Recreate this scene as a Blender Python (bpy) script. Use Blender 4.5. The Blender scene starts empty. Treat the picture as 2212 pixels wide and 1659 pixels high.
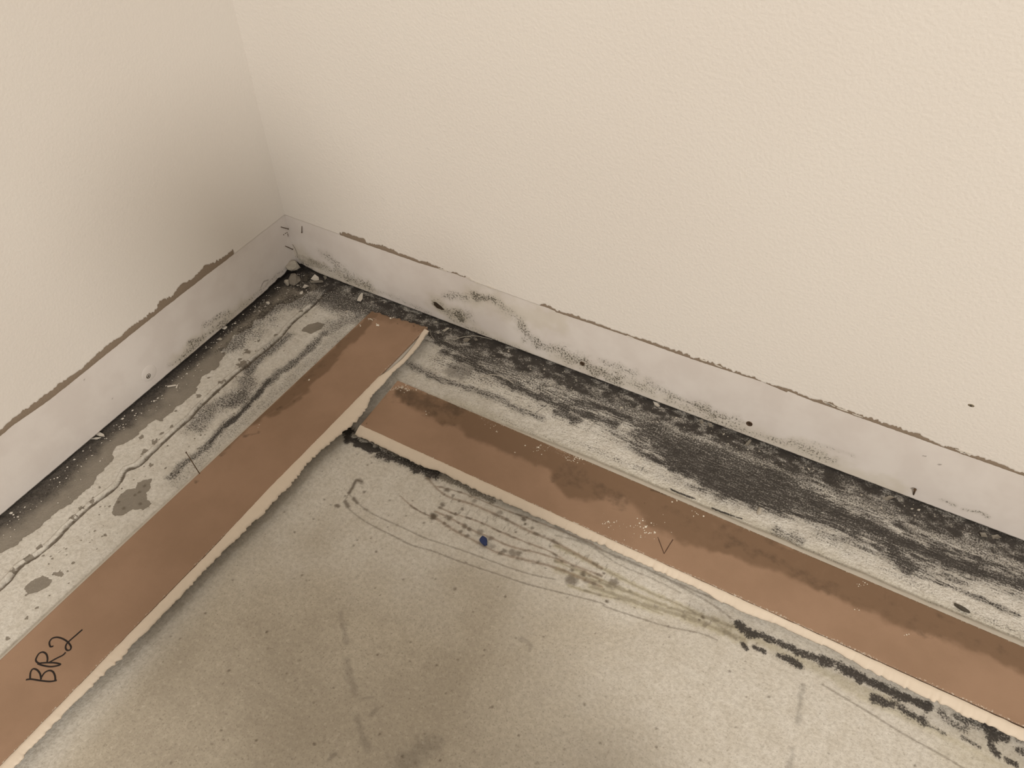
import bpy, math, random
import numpy as np
from mathutils import Vector, Matrix

random.seed(7)
rng = np.random.default_rng(11)
SC = bpy.context.scene
COL = SC.collection

# ------------------------------------------------------------------ camera
W, H = 2212.0, 1659.0
F = 1718.1
CAM = np.array([0.912299, -0.839282, 0.918520])
RT = np.array([0.876962, 0.480558, 0.000860])
UP = np.array([-0.348240, 0.634261, 0.690247])
FW = np.array([-0.331158, 0.605620, -0.723573])
cd = bpy.data.cameras.new('camera')
cd.sensor_fit = 'HORIZONTAL'; cd.sensor_width = 36.0; cd.lens = 36.0 * F / W
cd.clip_start = 0.02; cd.clip_end = 60
cam = bpy.data.objects.new('camera', cd); COL.objects.link(cam)
M = Matrix.Identity(4)
for i in range(3):
    M[i][0] = RT[i]; M[i][1] = UP[i]; M[i][2] = -FW[i]; M[i][3] = CAM[i]
cam.matrix_world = M
SC.camera = cam
SC.cycles.max_bounces = 4; SC.cycles.diffuse_bounces = 3; SC.cycles.glossy_bounces = 1; SC.cycles.adaptive_threshold = 0.03

# ------------------------------------------------------------------ light
SC.view_settings.view_transform = 'Standard'
SC.view_settings.look = 'None'
SC.view_settings.exposure = 0.0
SC.view_settings.gamma = 1.0
SC.view_settings.use_curve_mapping = False
wd = bpy.data.worlds.new('room_bounce'); SC.world = wd; wd.use_nodes = True
bg = wd.node_tree.nodes['Background']
bg.inputs[0].default_value = (1.0, 0.90, 0.76, 1); bg.inputs[1].default_value = 0.40

def area_lamp(name, loc, target, size, watts, col=(1.0, 0.95, 0.88)):
    ld = bpy.data.lights.new(name, 'AREA'); ld.shape = 'DISK'; ld.size = size
    ld.energy = watts; ld.color = col
    o = bpy.data.objects.new(name, ld); COL.objects.link(o)
    o.location = loc
    o.rotation_euler = (Vector(target) - Vector(loc)).to_track_quat('-Z', 'Y').to_euler()
    return o
area_lamp('ceiling_lamp', (3.0, -3.0, 2.7), (0.0, -1.2, 0.2), 0.60, 121)
area_lamp('ceiling_lamp', (0.30, -1.70, 2.45), (0.5, -0.2, 0.0), 0.35, 6)

# ------------------------------------------------------------------ helpers
def ray(px, py):
    return FW + RT * (px - W / 2) / F - UP * (py - H / 2) / F
def at(px, py, axis=2, val=0.0):
    """the point of a plane of the room (axis = val) that this ray of the photograph meets"""
    d = ray(px, py); t = (val - CAM[axis]) / d[axis]
    return CAM + t * d
def zz(ox, oy, s, pts):
    """points read in an enlarged crop -> photograph pixels"""
    return [(ox + x / s, oy + y / s) for x, y in pts]
def flo(pts, z=0.0): return np.array([at(x, y, 2, z) for x, y in pts])
def wr(pts): return np.array([at(x, y, 1, 0.0) for x, y in pts])
def wl(pts): return np.array([at(x, y, 0, 0.0) for x, y in pts])

def _h(ix, iy, seed):
    n = (ix.astype(np.int64) * 374761393 + iy.astype(np.int64) * 668265263 + seed * 1442695041) & 0xFFFFFFFF
    n = ((n ^ (n >> 13)) * 1274126177) & 0xFFFFFFFF
    return ((n ^ (n >> 16)) & 0xFFFF) / 65535.0
def vnoise(x, y, seed=0):
    ix, iy = np.floor(x), np.floor(y); fx, fy = x - ix, y - iy
    fx = fx * fx * (3 - 2 * fx); fy = fy * fy * (3 - 2 * fy)
    a, b = _h(ix, iy, seed), _h(ix + 1, iy, seed)
    c, d = _h(ix, iy + 1, seed), _h(ix + 1, iy + 1, seed)
    return (a * (1 - fx) + b * fx) * (1 - fy) + (c * (1 - fx) + d * fx) * fy
def fbm(x, y, seed=0, o=4):
    s, a, t = 0, 1.0, 0
    for k in range(o):
        s = s + a * vnoise(x * 2 ** k + 17 * k, y * 2 ** k - 9 * k, seed + k); t += a; a *= 0.55
    return s / t
def sstep(a, b, x):
    t = np.clip((x - a) / (b - a), 0, 1); return t * t * (3 - 2 * t)

def smooth_line(pts, n=8):
    pts = [np.array(p, float) for p in pts]
    if len(pts) < 3: return pts
    out = []
    for i in range(len(pts) - 1):
        p0, p1, p2, p3 = pts[max(i - 1, 0)], pts[i], pts[i + 1], pts[min(i + 2, len(pts) - 1)]
        for k in range(n):
            t = k / n
            out.append(0.5 * ((2 * p1) + (p2 - p0) * t + (2 * p0 - 5 * p1 + 4 * p2 - p3) * t * t + (3 * p1 - p0 - 3 * p2 + p3) * t ** 3))
    return out + [pts[-1]]

class Canvas:
    """a rectangular grid of vertices on a plane, with named stain maps"""
    def __init__(s, us, vs, names):
        s.us, s.vs = us, vs
        s.U, s.V = np.meshgrid(us, vs)
        s.m = {n: np.zeros(s.U.shape) for n in names}
    def block(s, lo, hi, pad):
        i0, i1 = np.searchsorted(s.us, [lo[0] - pad, hi[0] + pad]); j0, j1 = np.searchsorted(s.vs, [lo[1] - pad, hi[1] + pad])
        return slice(max(j0 - 1, 0), j1 + 1), slice(max(i0 - 1, 0), i1 + 1)
    def dist(s, P, pad):
        b = s.block(P.min(0), P.max(0), pad); U, V = s.U[b], s.V[b]
        if U.size == 0: return b, None, None
        D = np.full(U.shape, 9.0); T = np.zeros(U.shape); n = max(len(P) - 1, 1)
        if len(P) == 1: return b, np.hypot(U - P[0][0], V - P[0][1]), T
        for k in range(len(P) - 1):
            a, c = P[k], P[k + 1]; d = c - a; L = d @ d + 1e-12
            t = np.clip(((U - a[0]) * d[0] + (V - a[1]) * d[1]) / L, 0, 1)
            q = np.hypot(U - a[0] - t * d[0], V - a[1] - t * d[1])
            T = np.where(q < D, (k + t) / n, T); D = np.minimum(D, q)
        return b, D, T
    def stroke(s, name, P, w, val=1.0, soft=0.5, rag=0.5, sc=160, seed=3, taper=False, brk=0.0):
        P = np.asarray(P)
        if len(P) > 2 and len(P) < 40: P = np.array(smooth_line(P, 3))
        b, D, T = s.dist(P, w * 3)
        if D is None: return
        U, V = s.U[b], s.V[b]
        D = D + (fbm(U * sc, V * sc, seed, 3) - 0.5) * w * 2 * rag
        ww = w * (np.sin(np.clip(T, 0, 1) * math.pi) ** 0.6 + 0.05) if taper else w
        a = val * (1 - sstep(ww * (1 - soft), ww * (1 + soft), D))
        if brk: a = a * sstep(brk - 0.12, brk + 0.12, fbm(U * sc * 0.5, V * sc * 0.5, seed + 40, 2))
        s.m[name][b] = np.maximum(s.m[name][b], a)
    def blob(s, name, c, r, val=1.0, soft=0.5, rag=0.5, sc=160, seed=5):
        s.stroke(name, np.array([c]), r, val, soft, rag, sc, seed)
    def poly(s, name, P, val=1.0, soft=0.0015, rag=0.002, sc=200, seed=9, mode='max'):
        P = np.asarray(P); b = s.block(P.min(0), P.max(0), soft * 4 + rag * 2); U, V = s.U[b], s.V[b]
        if U.size == 0: return
        Q = np.vstack([P, P[:1]]); ins = np.zeros(U.shape, bool); D = np.full(U.shape, 9.0)
        for k in range(len(P)):
            a, c = Q[k], Q[k + 1]; d = c - a; L = d @ d + 1e-12
            t = np.clip(((U - a[0]) * d[0] + (V - a[1]) * d[1]) / L, 0, 1)
            D = np.minimum(D, np.hypot(U - a[0] - t * d[0], V - a[1] - t * d[1]))
            cr = ((a[1] > V) != (c[1] > V)) & (U < (c[0] - a[0]) * (V - a[1]) / (c[1] - a[1] + 1e-15) + a[0])
            ins ^= cr
        sd = np.where(ins, -D, D) + (fbm(U * sc, V * sc, seed, 3) - 0.5) * 2 * rag
        a = val * (1 - sstep(-soft, soft, sd))
        s.m[name][b] = np.maximum(s.m[name][b], a)

def grid_mesh(name, V, ny, nx, mat, parent=None, attrs=None, extra=None, smooth=True):
    """V (ny*nx,3) in rows; extra = (verts, quads) joined on"""
    idx = np.arange(ny * nx).reshape(ny, nx)
    q = np.stack([idx[:-1, :-1], idx[:-1, 1:], idx[1:, 1:], idx[1:, :-1]], -1).reshape(-1, 4)
    if extra is not None:
        ev, eq = extra
        q = np.vstack([q, np.asarray(eq)]); V = np.vstack([V, ev]) if len(ev) else V
    me = bpy.data.meshes.new(name)
    me.vertices.add(len(V)); me.vertices.foreach_set('co', np.ascontiguousarray(V, dtype=np.float32).ravel())
    me.loops.add(q.size); me.loops.foreach_set('vertex_index', q.astype(np.int32).ravel())
    me.polygons.add(len(q)); me.polygons.foreach_set('loop_start', np.arange(0, q.size, 4, dtype=np.int32))
    me.polygons.foreach_set('loop_total', np.full(len(q), 4, dtype=np.int32))
    me.update(calc_edges=True)
    if smooth: me.polygons.foreach_set('use_smooth', np.ones(len(q), dtype=bool))
    for an, chans in (attrs or {}).items():
        A = me.attributes.new(an, 'FLOAT_COLOR', 'POINT')
        d = np.zeros((len(V), 4), dtype=np.float32)
        for k, c in enumerate(chans): d[:ny * nx, k] = np.clip(c, 0, 1).ravel()
        A.data.foreach_set('color', d.ravel())
    me.materials.append(mat)
    return link(name, me, parent)
def link(name, me, parent=None):
    o = bpy.data.objects.new(name, me); COL.objects.link(o)
    if parent is not None: o.parent = parent
    return o
def pymesh(name, V, Fc, mat, parent=None, smooth=False):
    me = bpy.data.meshes.new(name); me.from_pydata([tuple(map(float, v)) for v in V], [], Fc); me.update()
    if smooth: me.polygons.foreach_set('use_smooth', np.ones(len(me.polygons), dtype=bool))
    me.materials.append(mat)
    return link(name, me, parent)
def tag(o, label, cat=None, group=None, kind=None):
    o['label'] = label
    if cat: o['category'] = cat
    if group: o['group'] = group
    if kind: o['kind'] = kind
    return o

# ------------------------------------------------------------------ materials
class NT:
    def __init__(s, name):
        s.mat = bpy.data.materials.new(name); s.mat.use_nodes = True
        s.n = s.mat.node_tree.nodes; s.l = s.mat.node_tree.links
        s.b = s.n['Principled BSDF']; s.b.inputs['Specular IOR Level'].default_value = 0.25
        s.tc = s.n.new('ShaderNodeTexCoord').outputs['Object']
    def _in(s, sock, v):
        if isinstance(v, (int, float)): sock.default_value = v
        elif isinstance(v, tuple): sock.default_value = (*v, 1) if len(v) == 3 and len(sock.default_value) == 4 else v
        else: s.l.new(v, sock)
    def noise(s, scale, detail=3, rough=0.55, dist=0.0, stretch=None):
        n = s.n.new('ShaderNodeTexNoise'); n.inputs['Scale'].default_value = scale; n.inputs['Detail'].default_value = detail
        n.inputs['Roughness'].default_value = rough; n.inputs['Distortion'].default_value = dist
        v = s.tc
        if stretch:
            mp = s.n.new('ShaderNodeMapping'); mp.inputs['Scale'].default_value = stretch; s.l.new(v, mp.inputs[0]); v = mp.outputs[0]
        s.l.new(v, n.inputs['Vector']); return n.outputs['Fac']
    def math(s, op, a, b=0.0, c=0.0, clamp=False):
        n = s.n.new('ShaderNodeMath'); n.operation = op; n.use_clamp = clamp
        s._in(n.inputs[0], a); s._in(n.inputs[1], b)
        if op == 'MULTIPLY_ADD': s._in(n.inputs[2], c)
        return n.outputs[0]
    def step(s, v, a, b, lo=0.0, hi=1.0):
        n = s.n.new('ShaderNodeMapRange'); n.interpolation_type = 'SMOOTHSTEP'
        s._in(n.inputs[0], v)
        for k, x in zip((1, 2, 3, 4), (a, b, lo, hi)): n.inputs[k].default_value = x
        return n.outputs[0]
    def mix(s, f, a, b, blend='MIX'):
        n = s.n.new('ShaderNodeMix'); n.data_type = 'RGBA'; n.blend_type = blend
        s._in(n.inputs[0], f); s._in(n.inputs[6], a); s._in(n.inputs[7], b); return n.outputs[2]
    def attr(s, name):
        n = s.n.new('ShaderNodeAttribute'); n.attribute_name = name
        sp = s.n.new('ShaderNodeSeparateColor'); s.l.new(n.outputs['Color'], sp.inputs[0])
        return sp.outputs[0], sp.outputs[1], sp.outputs[2], n.outputs['Alpha']
    def bump(s, hgt, strength, dist):
        n = s.n.new('ShaderNodeBump'); n.inputs['Strength'].default_value = strength; n.inputs['Distance'].default_value = dist
        s._in(n.inputs['Height'], hgt); s.l.new(n.outputs[0], s.b.inputs['Normal'])
    def out(s, col, rough=0.8):
        s._in(s.b.inputs['Base Color'], col); s._in(s.b.inputs['Roughness'], rough); return s.mat

def plain(name, col, rough=0.8, var=0.15, scale=300, bump=0.0, metal=0.0):
    t = NT(name); n = t.noise(scale, 3)
    c = t.mix(n, tuple(x * (1 - var) for x in col), tuple(min(1, x * (1 + var)) for x in col))
    if bump: t.bump(n, bump, 0.001)
    t.b.inputs['Metallic'].default_value = metal
    return t.out(c, rough)

def mat_floor():
    t = NT('stained_concrete')
    mold, bare, tint, line = t.attr('stain_a'); white, soil_shade, rusty, stip = t.attr('stain_b')
    low = t.noise(7, 4, 0.6); mid = t.noise(45, 4, 0.6); fine = t.noise(420, 3, 0.6); fine2 = t.noise(900, 2, 0.5)
    base = t.mix(t.step(low, 0.35, 0.65), (0.42, 0.368, 0.29), (0.50, 0.445, 0.358))
    base = t.mix(t.step(mid, 0.4, 0.7, 0, 0.5), base, (0.38, 0.33, 0.262))
    base = t.mix(t.math('MULTIPLY', t.step(fine, 0.54, 0.66), 0.5), base, (0.25, 0.215, 0.165))
    wp = t.mix(t.step(mid, 0.3, 0.7), (0.59, 0.55, 0.485), (0.68, 0.645, 0.585))
    wp = t.mix(t.math('MULTIPLY', t.step(fine, 0.56, 0.68), 0.38), wp, (0.33, 0.295, 0.24))
    col = t.mix(white, base, wp)
    grit = t.noise(190, 5, 0.65)
    col = t.mix(t.step(grit, 0.40, 0.66, 0, 0.30), col, (0.27, 0.235, 0.185))
    col = t.mix(t.step(grit, 0.30, 0.44, 0.22, 0), col, (0.72, 0.67, 0.58))
    col = t.mix(t.math('MULTIPLY', tint, 0.6), col, (0.36, 0.31, 0.16))
    col = t.mix(t.math('MULTIPLY', rusty, 0.6), col, (0.30, 0.17, 0.09))
    bv = t.math('MULTIPLY_ADD', t.math('SUBTRACT', fine, 0.5), 0.5, bare)
    bf = t.step(bv, 0.42, 0.56)
    gc = t.mix(mid, (0.19, 0.165, 0.13), (0.28, 0.245, 0.20))
    gc = t.mix(t.step(fine2, 0.58, 0.7, 0, 0.5), gc, (0.36, 0.32, 0.27))
    col = t.mix(bf, col, gc)
    col = t.mix(t.math('MULTIPLY', soil_shade, 0.92), col, (0.075, 0.064, 0.054))
    col = t.mix(line, col, (0.11, 0.085, 0.06))
    mv = t.math('MULTIPLY_ADD', t.math('SUBTRACT', fine, 0.5), 1.7, mold)
    mv = t.math('MULTIPLY_ADD', t.math('SUBTRACT', fine2, 0.5), 0.8, mv)
    brush = t.math('MULTIPLY', t.math('SUBTRACT', t.noise(1.0, 4, 0.6, 0.0, (55, 420, 55)), 0.5), stip)
    mv = t.math('MULTIPLY_ADD', brush, 1.5, mv)
    mf = t.step(mv, 0.26, 0.86)
    mc = t.mix(mid, (0.020, 0.017, 0.015), (0.062, 0.053, 0.046))
    col = t.mix(t.math('MULTIPLY', mf, 0.95), col, mc)
    st = t.math('MULTIPLY', t.noise(330, 2, 0.5), t.math('MULTIPLY_ADD', stip, 1.6, 0.5))
    t.bump(t.math('MULTIPLY_ADD', grit, 0.7, st), 0.6, 0.0022)
    return t.out(col, t.step(mid, 0.2, 0.8, 0.62, 0.85))
def mat_wallband(warm):
    t = NT('bare_wall_band')
    mold, bare, tint, line = t.attr('stain_a')
    low = t.noise(18, 3); fine = t.noise(330, 4, 0.66); mid = t.noise(120, 3)
    col = t.mix(t.step(low, 0.35, 0.65), (0.67, 0.615, 0.575), (0.715, 0.665, 0.625))
    col = t.mix(t.math('MULTIPLY', tint, 0.6), col, (0.47, 0.41, 0.26))
    bf = t.step(t.math('MULTIPLY_ADD', t.math('SUBTRACT', mid, 0.5), 0.4, bare), 0.4, 0.6)
    col = t.mix(bf, col, (0.43, 0.385, 0.32))
    col = t.mix(line, col, (0.075, 0.05, 0.03))
    mv = t.math('MULTIPLY_ADD', t.math('SUBTRACT', fine, 0.5), 2.6, mold)
    mf = t.math('MULTIPLY', t.step(mv, 0.40, 0.80), t.step(mold, 0.02, 0.2))
    col = t.mix(t.math('MULTIPLY', mold, 0.45), col, (0.30, 0.265, 0.20))
    col = t.mix(t.math('MULTIPLY', mf, 0.9), col, (0.085, 0.075, 0.055))
    t.bump(t.noise(260, 3), 0.12, 0.001)
    return t.out(col, 0.85)
def mat_paint(bump):
    t = NT('wall_paint')
    n = t.noise(260, 2, 0.5); low = t.noise(2.0, 2)
    col = t.mix(t.step(low, 0.3, 0.7), (0.735, 0.685, 0.63), (0.755, 0.71, 0.655))
    t.bump(n, bump, 0.002)
    return t.out(col, 0.7)
def mat_mdf():
    t = NT('board_back')
    stain, dark, dust, pale = t.attr('stain_a')
    low = t.noise(14, 4, 0.6); fine = t.noise(600, 2); mid = t.noise(70, 4, 0.6)
    col = t.mix(t.step(low, 0.3, 0.7), (0.285, 0.180, 0.115), (0.325, 0.207, 0.135))
    sv = t.math('MULTIPLY_ADD', t.math('SUBTRACT', mid, 0.5), 0.5, stain)
    sv = t.math('MULTIPLY_ADD', t.math('SUBTRACT', low, 0.5), 0.7, sv)
    col = t.mix(t.step(sv, 0.15, 0.85, 0, 0.85), col, (0.165, 0.10, 0.058))
    col = t.mix(t.math('MULTIPLY', t.step(t.math('MULTIPLY_ADD', t.math('SUBTRACT', mid, 0.5), 1.0, dark), 0.3, 0.9), 0.8), col, (0.085, 0.055, 0.033))
    col = t.mix(t.step(t.math('MULTIPLY_ADD', t.math('SUBTRACT', fine, 0.5), 1.6, dust), 0.5, 0.8), col, (0.62, 0.55, 0.46))
    col = t.mix(t.step(fine, 0.6, 0.75, 0, 0.12), col, (0.14, 0.08, 0.05))
    t.bump(fine, 0.08, 0.0008)
    return t.out(col, 0.62)

M_FLOOR = mat_floor(); M_BAND = mat_wallband(0)
M_PR = mat_paint(0.26); M_PL = mat_paint(0.16); M_MDF = mat_mdf()
M_TORN = plain('torn_paper', (0.27, 0.21, 0.155), 0.9, 0.12, 350, 0.4)
M_CAULK = plain('caulk', (0.66, 0.56, 0.45), 0.65, 0.05, 90, 0.15)
M_EDGE = plain('board_edge_paint', (0.52, 0.475, 0.41), 0.6, 0.06, 120)
M_PLAST = plain('plaster_chip', (0.40, 0.36, 0.30), 0.9, 0.25, 260, 0.4)
M_PLASTD = plain('dirty_plaster', (0.22, 0.195, 0.16), 0.9, 0.35, 200, 0.6)
M_FLAKE = plain('paint_flake', (0.60, 0.55, 0.48), 0.7, 0.1, 200)
M_RUST = plain('rusty_steel', (0.11, 0.07, 0.042), 0.6, 0.4, 700, 0.2, 0.4)
M_STEEL = plain('dull_steel', (0.20, 0.17, 0.13), 0.45, 0.25, 500, 0.1, 0.7)
M_HOLE = plain('hole_dark', (0.05, 0.035, 0.022), 0.95, 0.4, 400)
M_INK = plain('black_marker', (0.018, 0.012, 0.010), 0.5, 0.2, 300)
M_BLUE = plain('blue_chip', (0.025, 0.04, 0.12), 0.5, 0.3, 400)
M_DARK = plain('dark_crumb', (0.075, 0.064, 0.05), 0.9, 0.4, 300)
M_SILL = plain('damp_wood', (0.045, 0.034, 0.024), 0.95, 0.4, 60)
M_FIB = plain('pale_fibre', (0.42, 0.38, 0.32), 0.8, 0.1)
M_LIP = plain('paint_lip', (0.50, 0.455, 0.385), 0.7, 0.12, 60, 0.1)

# ------------------------------------------------------------------ floor
STEP = 0.0014
fx = np.concatenate([np.arange(-0.09, -0.01, 0.02), np.arange(-0.01, 1.34, STEP), np.linspace(1.36, 3.6, 40)])
fy = np.concatenate([np.linspace(-3.4, -0.92, 40), np.arange(-0.90, 0.012, STEP), np.array([0.03, 0.06, 0.09])])
fc = Canvas(fx, fy, ['mold', 'bare', 'tint', 'line', 'white', 'soil_shade', 'rusty', 'stip', 'groove', 'wide'])  # floor maps also hold shade painted along the edges of board two
U, V = fc.U, fc.V
def fp(pts): return flo(pts)[:, :2]
m = fc.m

# paint layer along the walls and around the boards, with its worn edge to the bare slab by the left wall
white = np.zeros(U.shape)
edgeL = fp([(-260, 1300), (0, 1192), (54, 1162), (124, 1112), (188, 1059), (217, 1022), (240, 995), (249, 963), (282, 947), (339, 911), (384, 886),
            (414, 850), (450, 806), (475, 780), (506, 726), (538, 704), (592, 663), (633, 650), (680, 628)])
ex = np.interp(V, edgeL[:, 1], edgeL[:, 0])
jag = (fbm(U * 60, V * 60, 21, 4) - 0.5) * 0.022
dirtL = 1 - sstep(-0.0015, 0.0015, U - ex + jag)                       # bare slab strip by the left wall
nearw = sstep(0.75, 0.15, U / np.maximum(ex, 1e-3) + (fbm(U * 40, V * 40, 5, 3) - 0.5) * 0.6)
white = np.maximum(white, 0.85 * sstep(0.36, 0.30, U) )
white = np.maximum(white, 0.95 * sstep(-0.33, -0.25, V + (fbm(U * 9, V * 9, 8, 3) - .5) * .1))
white = np.maximum(white, 0.8 * sstep(-0.1, 0.35, (U - 0.75) + 0.6 * (V + 0.45) + (fbm(U * 4, V * 4, 39, 3) - .5) * .4))  # open slab also gets paler towards the right
d_b = 0.85 * sstep(-0.52, -0.36, V + (fbm(U * 5, V * 5, 31, 3) - .5) * .3 - 0.18 * (U - 0.55))
white = np.maximum(white, d_b)
m['white'] = white
m['bare'] = np.maximum(m['bare'], dirtL)
m['soil_shade'] = np.maximum(m['soil_shade'], dirtL * nearw * (V < 0.01))
m['mold'] = np.maximum(m['mold'], dirtL * nearw * 0.45)
m['mold'] = np.maximum(m['mold'], 0.8 * sstep(0.022, 0.004, U) * sstep(-0.75, -0.2, V))

# crack with its raised lip, parallel to the left wall
crackP = [(-160, 1385), (0, 1272), (41, 1225), (75, 1203), (117, 1169), (145, 1139), (188, 1099), (208, 1083), (240, 1060), (260, 1038), (273, 1015), (298, 1006),
          (325, 981), (353, 954), (384, 925), (411, 902), (430, 880), (470, 843), (507, 809), (534, 788), (552, 773), (583, 748), (606, 727), (624, 705), (640, 689), (679, 657), (699, 635), (721, 617)]
CK = fp(crackP)
fc.stroke('groove', CK, 0.0026, 1.0, 0.5, 0.4, 140, 2)
fc.stroke('line', CK + np.array([0.0006, 0]), 0.0017, 0.95, 0.5, 0.6, 140, 2)
for (x, y, r) in [(314, 974, 8), (335, 954, 9), (305, 944, 5), (176, 1099, 6), (156, 1119, 8), (87, 1182, 7), (61, 1206, 9), (28, 1236, 6), (525, 788, 15), (518, 776, 6), (534, 760, 9),
                  (479, 827, 9), (429, 856, 6), (595, 723, 7), (215, 1052, 4), (370, 921, 4), (160, 1215, 4), (226, 1156, 4), (380, 887, 3), (560, 735, 5), (452, 815, 4), (130, 1238, 8),
                  (116, 1240, 4), (650, 672, 5), (80, 1312, 4), (58, 1333, 4), (15, 1379, 4), (325, 1003, 5), (200, 1083, 5), (270, 905, 3), (350, 935, 4)]:
    fc.blob('bare', at(x, y)[:2], r * 0.00062, 0.9, 0.35, 1.2, 330, int(x))
big = zz(0, 850, 4.424, [(1070, 1140), (1090, 1060), (1150, 960), (1220, 910), (1300, 905), (1310, 850), (1370, 825), (1445, 815), (1440, 890), (1400, 950), (1410, 1010), (1460, 1050),
                         (1370, 1110), (1260, 1105), (1180, 1160), (1100, 1170)])
fc.poly('bare', fp(big))
fc.poly('bare', fp(zz(0, 1200, 3.687, [(185, 260), (240, 200), (340, 155), (410, 190), (400, 240), (300, 290), (220, 315)])), 0.85)
fc.poly('bare', fp(zz(500, 420, 4.424, [(665, 1300), (730, 1240), (820, 1215), (890, 1245), (850, 1290), (760, 1330)])), 0.9)
for x, y in zz(0, 850, 4.424, [(1380, 880), (1330, 940), (1290, 965), (1130, 1035), (1180, 1095), (1340, 1050)]):
    fc.blob('line', at(x, y)[:2], 0.0022, 0.7, 0.5, 0.6, 300, int(x))

# mould streaks between the crack and the first board
def S(P, w, v, **k):
    fc.stroke('mold', fp(P), w, v, **k)
    fc.stroke('soil_shade', fp(P), w * 0.95, v * 0.58, **{**dict(soft=0.95), **k, **dict(soft=0.95)})
z380 = lambda p: zz(380, 680, 4.424, p)
S(z380([(1420, 180), (1300, 300), (1150, 440), (900, 620), (780, 760), (600, 960), (450, 1080), (330, 1220), (180, 1350), (60, 1440), (-40, 1560)]), 0.0085, 0.62, soft=0.9, rag=0.7, sc=70)
S(z380([(900, 620), (780, 760), (600, 960), (450, 1080), (330, 1220)]), 0.005, 0.85, soft=0.9, rag=0.7, sc=90)
S(z380([(1080, 200), (800, 420), (680, 560)]), 0.010, 0.62, soft=0.9, rag=0.8, sc=60)
S(z380([(700, 640), (560, 760), (420, 840), (280, 950), (150, 1060)]), 0.018, 0.55, soft=0.9, rag=0.9, sc=55)
S(z380([(640, 760), (520, 850)]), 0.014, 0.66, soft=0.9, rag=0.8, sc=70)
S(z380([(1500, 100), (1700, 40)]), 0.02, 0.5, soft=0.9, rag=0.8, sc=60)
S(z380([(1700, 60), (1300, 420), (900, 800), (500, 1130), (200, 1420), (0, 1600)]), 0.014, 0.32, soft=0.9, rag=0.6, sc=60)
fc.stroke('mold', fp([(500, 745), (560, 690), (600, 660), (690, 640), (790, 665)]), 0.022, 0.62, soft=0.9, rag=0.9, sc=45)
S([(700, 625), (760, 655), (830, 675)], 0.030, 0.75, soft=0.8, rag=0.6, sc=50)

# black band at the foot of the right wall, and the streaked strip in front of the second board
d = -V
xw = np.clip(U, 0, 1.4)
band = np.interp(xw, [0, 0.1, 0.25, 0.35, 0.5, 0.7, 0.95, 1.2, 1.4], [0.060, 0.046, 0.044, 0.046, 0.050, 0.040, 0.040, 0.055, 0.06])
wob = (fbm(U * 22, V * 60, 61, 4) - 0.5)
k = sstep(1.25, 0.30, d / band + wob * 1.0)
strip = (U > 0.0) * (d > -0.01) * (d < 0.20)
lump_n = fbm(U * 90, V * 130, 65, 4)
m['mold'] = np.maximum(m['mold'], k * strip * np.clip(0.78 + 1.5 * (lump_n - 0.5), 0.3, 1))
m['soil_shade'] = np.maximum(m['soil_shade'], np.clip(0.72 + 1.4 * (lump_n - 0.5), 0.2, 0.95) * sstep(1.0, 0.5, d / band + wob * .5) * strip)
inR = sstep(0.325, 0.36, U) * sstep(0.185, 0.165, d)
m['stip'] = np.maximum(m['stip'], inR * sstep(0.02, 0.06, d))
grain = fbm(U * 9, V * 70, 71, 4)
m['mold'] = np.maximum(m['mold'], inR * sstep(0.150, 0.035, d) * (0.52 + 0.9 * (grain - 0.5)))
m['mold'] = np.maximum(m['mold'], inR * 0.36 * sstep(0.45, 0.75, grain))
m['white'] = np.maximum(m['white'], inR * 1.0)
zone = fp([(700, 560), (900, 650), (1200, 770), (1436, 868), (1800, 1000), (2300, 1195), (2300, 1345), (2212, 1298), (2000, 1240), (1900, 1205), (1760, 1150), (1640, 1100), (1550, 1082), (1440, 1030), (1350, 965), (1200, 880), (1100, 830), (1000, 775), (930, 742)])
fc.poly('wide', zone, 1.0, 0.016, 0.010, 30)
gs = 0.6 * fbm(U * 11, V * 85, 73, 4) + 0.4 * fbm(U * 60, V * 190, 75, 3)
gx = sstep(0.35, 0.95, U)
m['mold'] = np.maximum(m['mold'], m['wide'] * np.clip(0.44 + 0.10 * gx + 2.2 * (gs - 0.5), 0.05, 0.9))
m['soil_shade'] = np.maximum(m['soil_shade'], m['wide'] * np.clip(0.22 + 0.22 * gx + 1.8 * (gs - 0.5), 0, 0.8))
S([(880, 785), (940, 815), (1010, 838), (1080, 862), (1115, 882), (1170, 903)], 0.0075, 0.55, soft=0.9, rag=0.7, sc=90)
S([(960, 760), (1030, 790), (1100, 828), (1190, 868), (1280, 900), (1330, 915)], 0.009, 0.80, soft=0.9, rag=0.8, sc=70)
S([(950, 740), (1000, 760), (1060, 780)], 0.012, 0.75, soft=0.9, rag=0.8, sc=70)
fc.poly('soil_shade', fp(zz(700, 560, 3.687, [(950, 900), (1000, 840), (1100, 830), (1200, 860), (1190, 920), (1090, 960), (980, 945)])), 0.55, 0.006, 0.006, 120)
S([(1212, 890), (1240, 905)], 0.011, 0.72, soft=0.8, rag=0.8, sc=90)
S([(1160, 890), (1180, 875)], 0.0011, 0.55)
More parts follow.
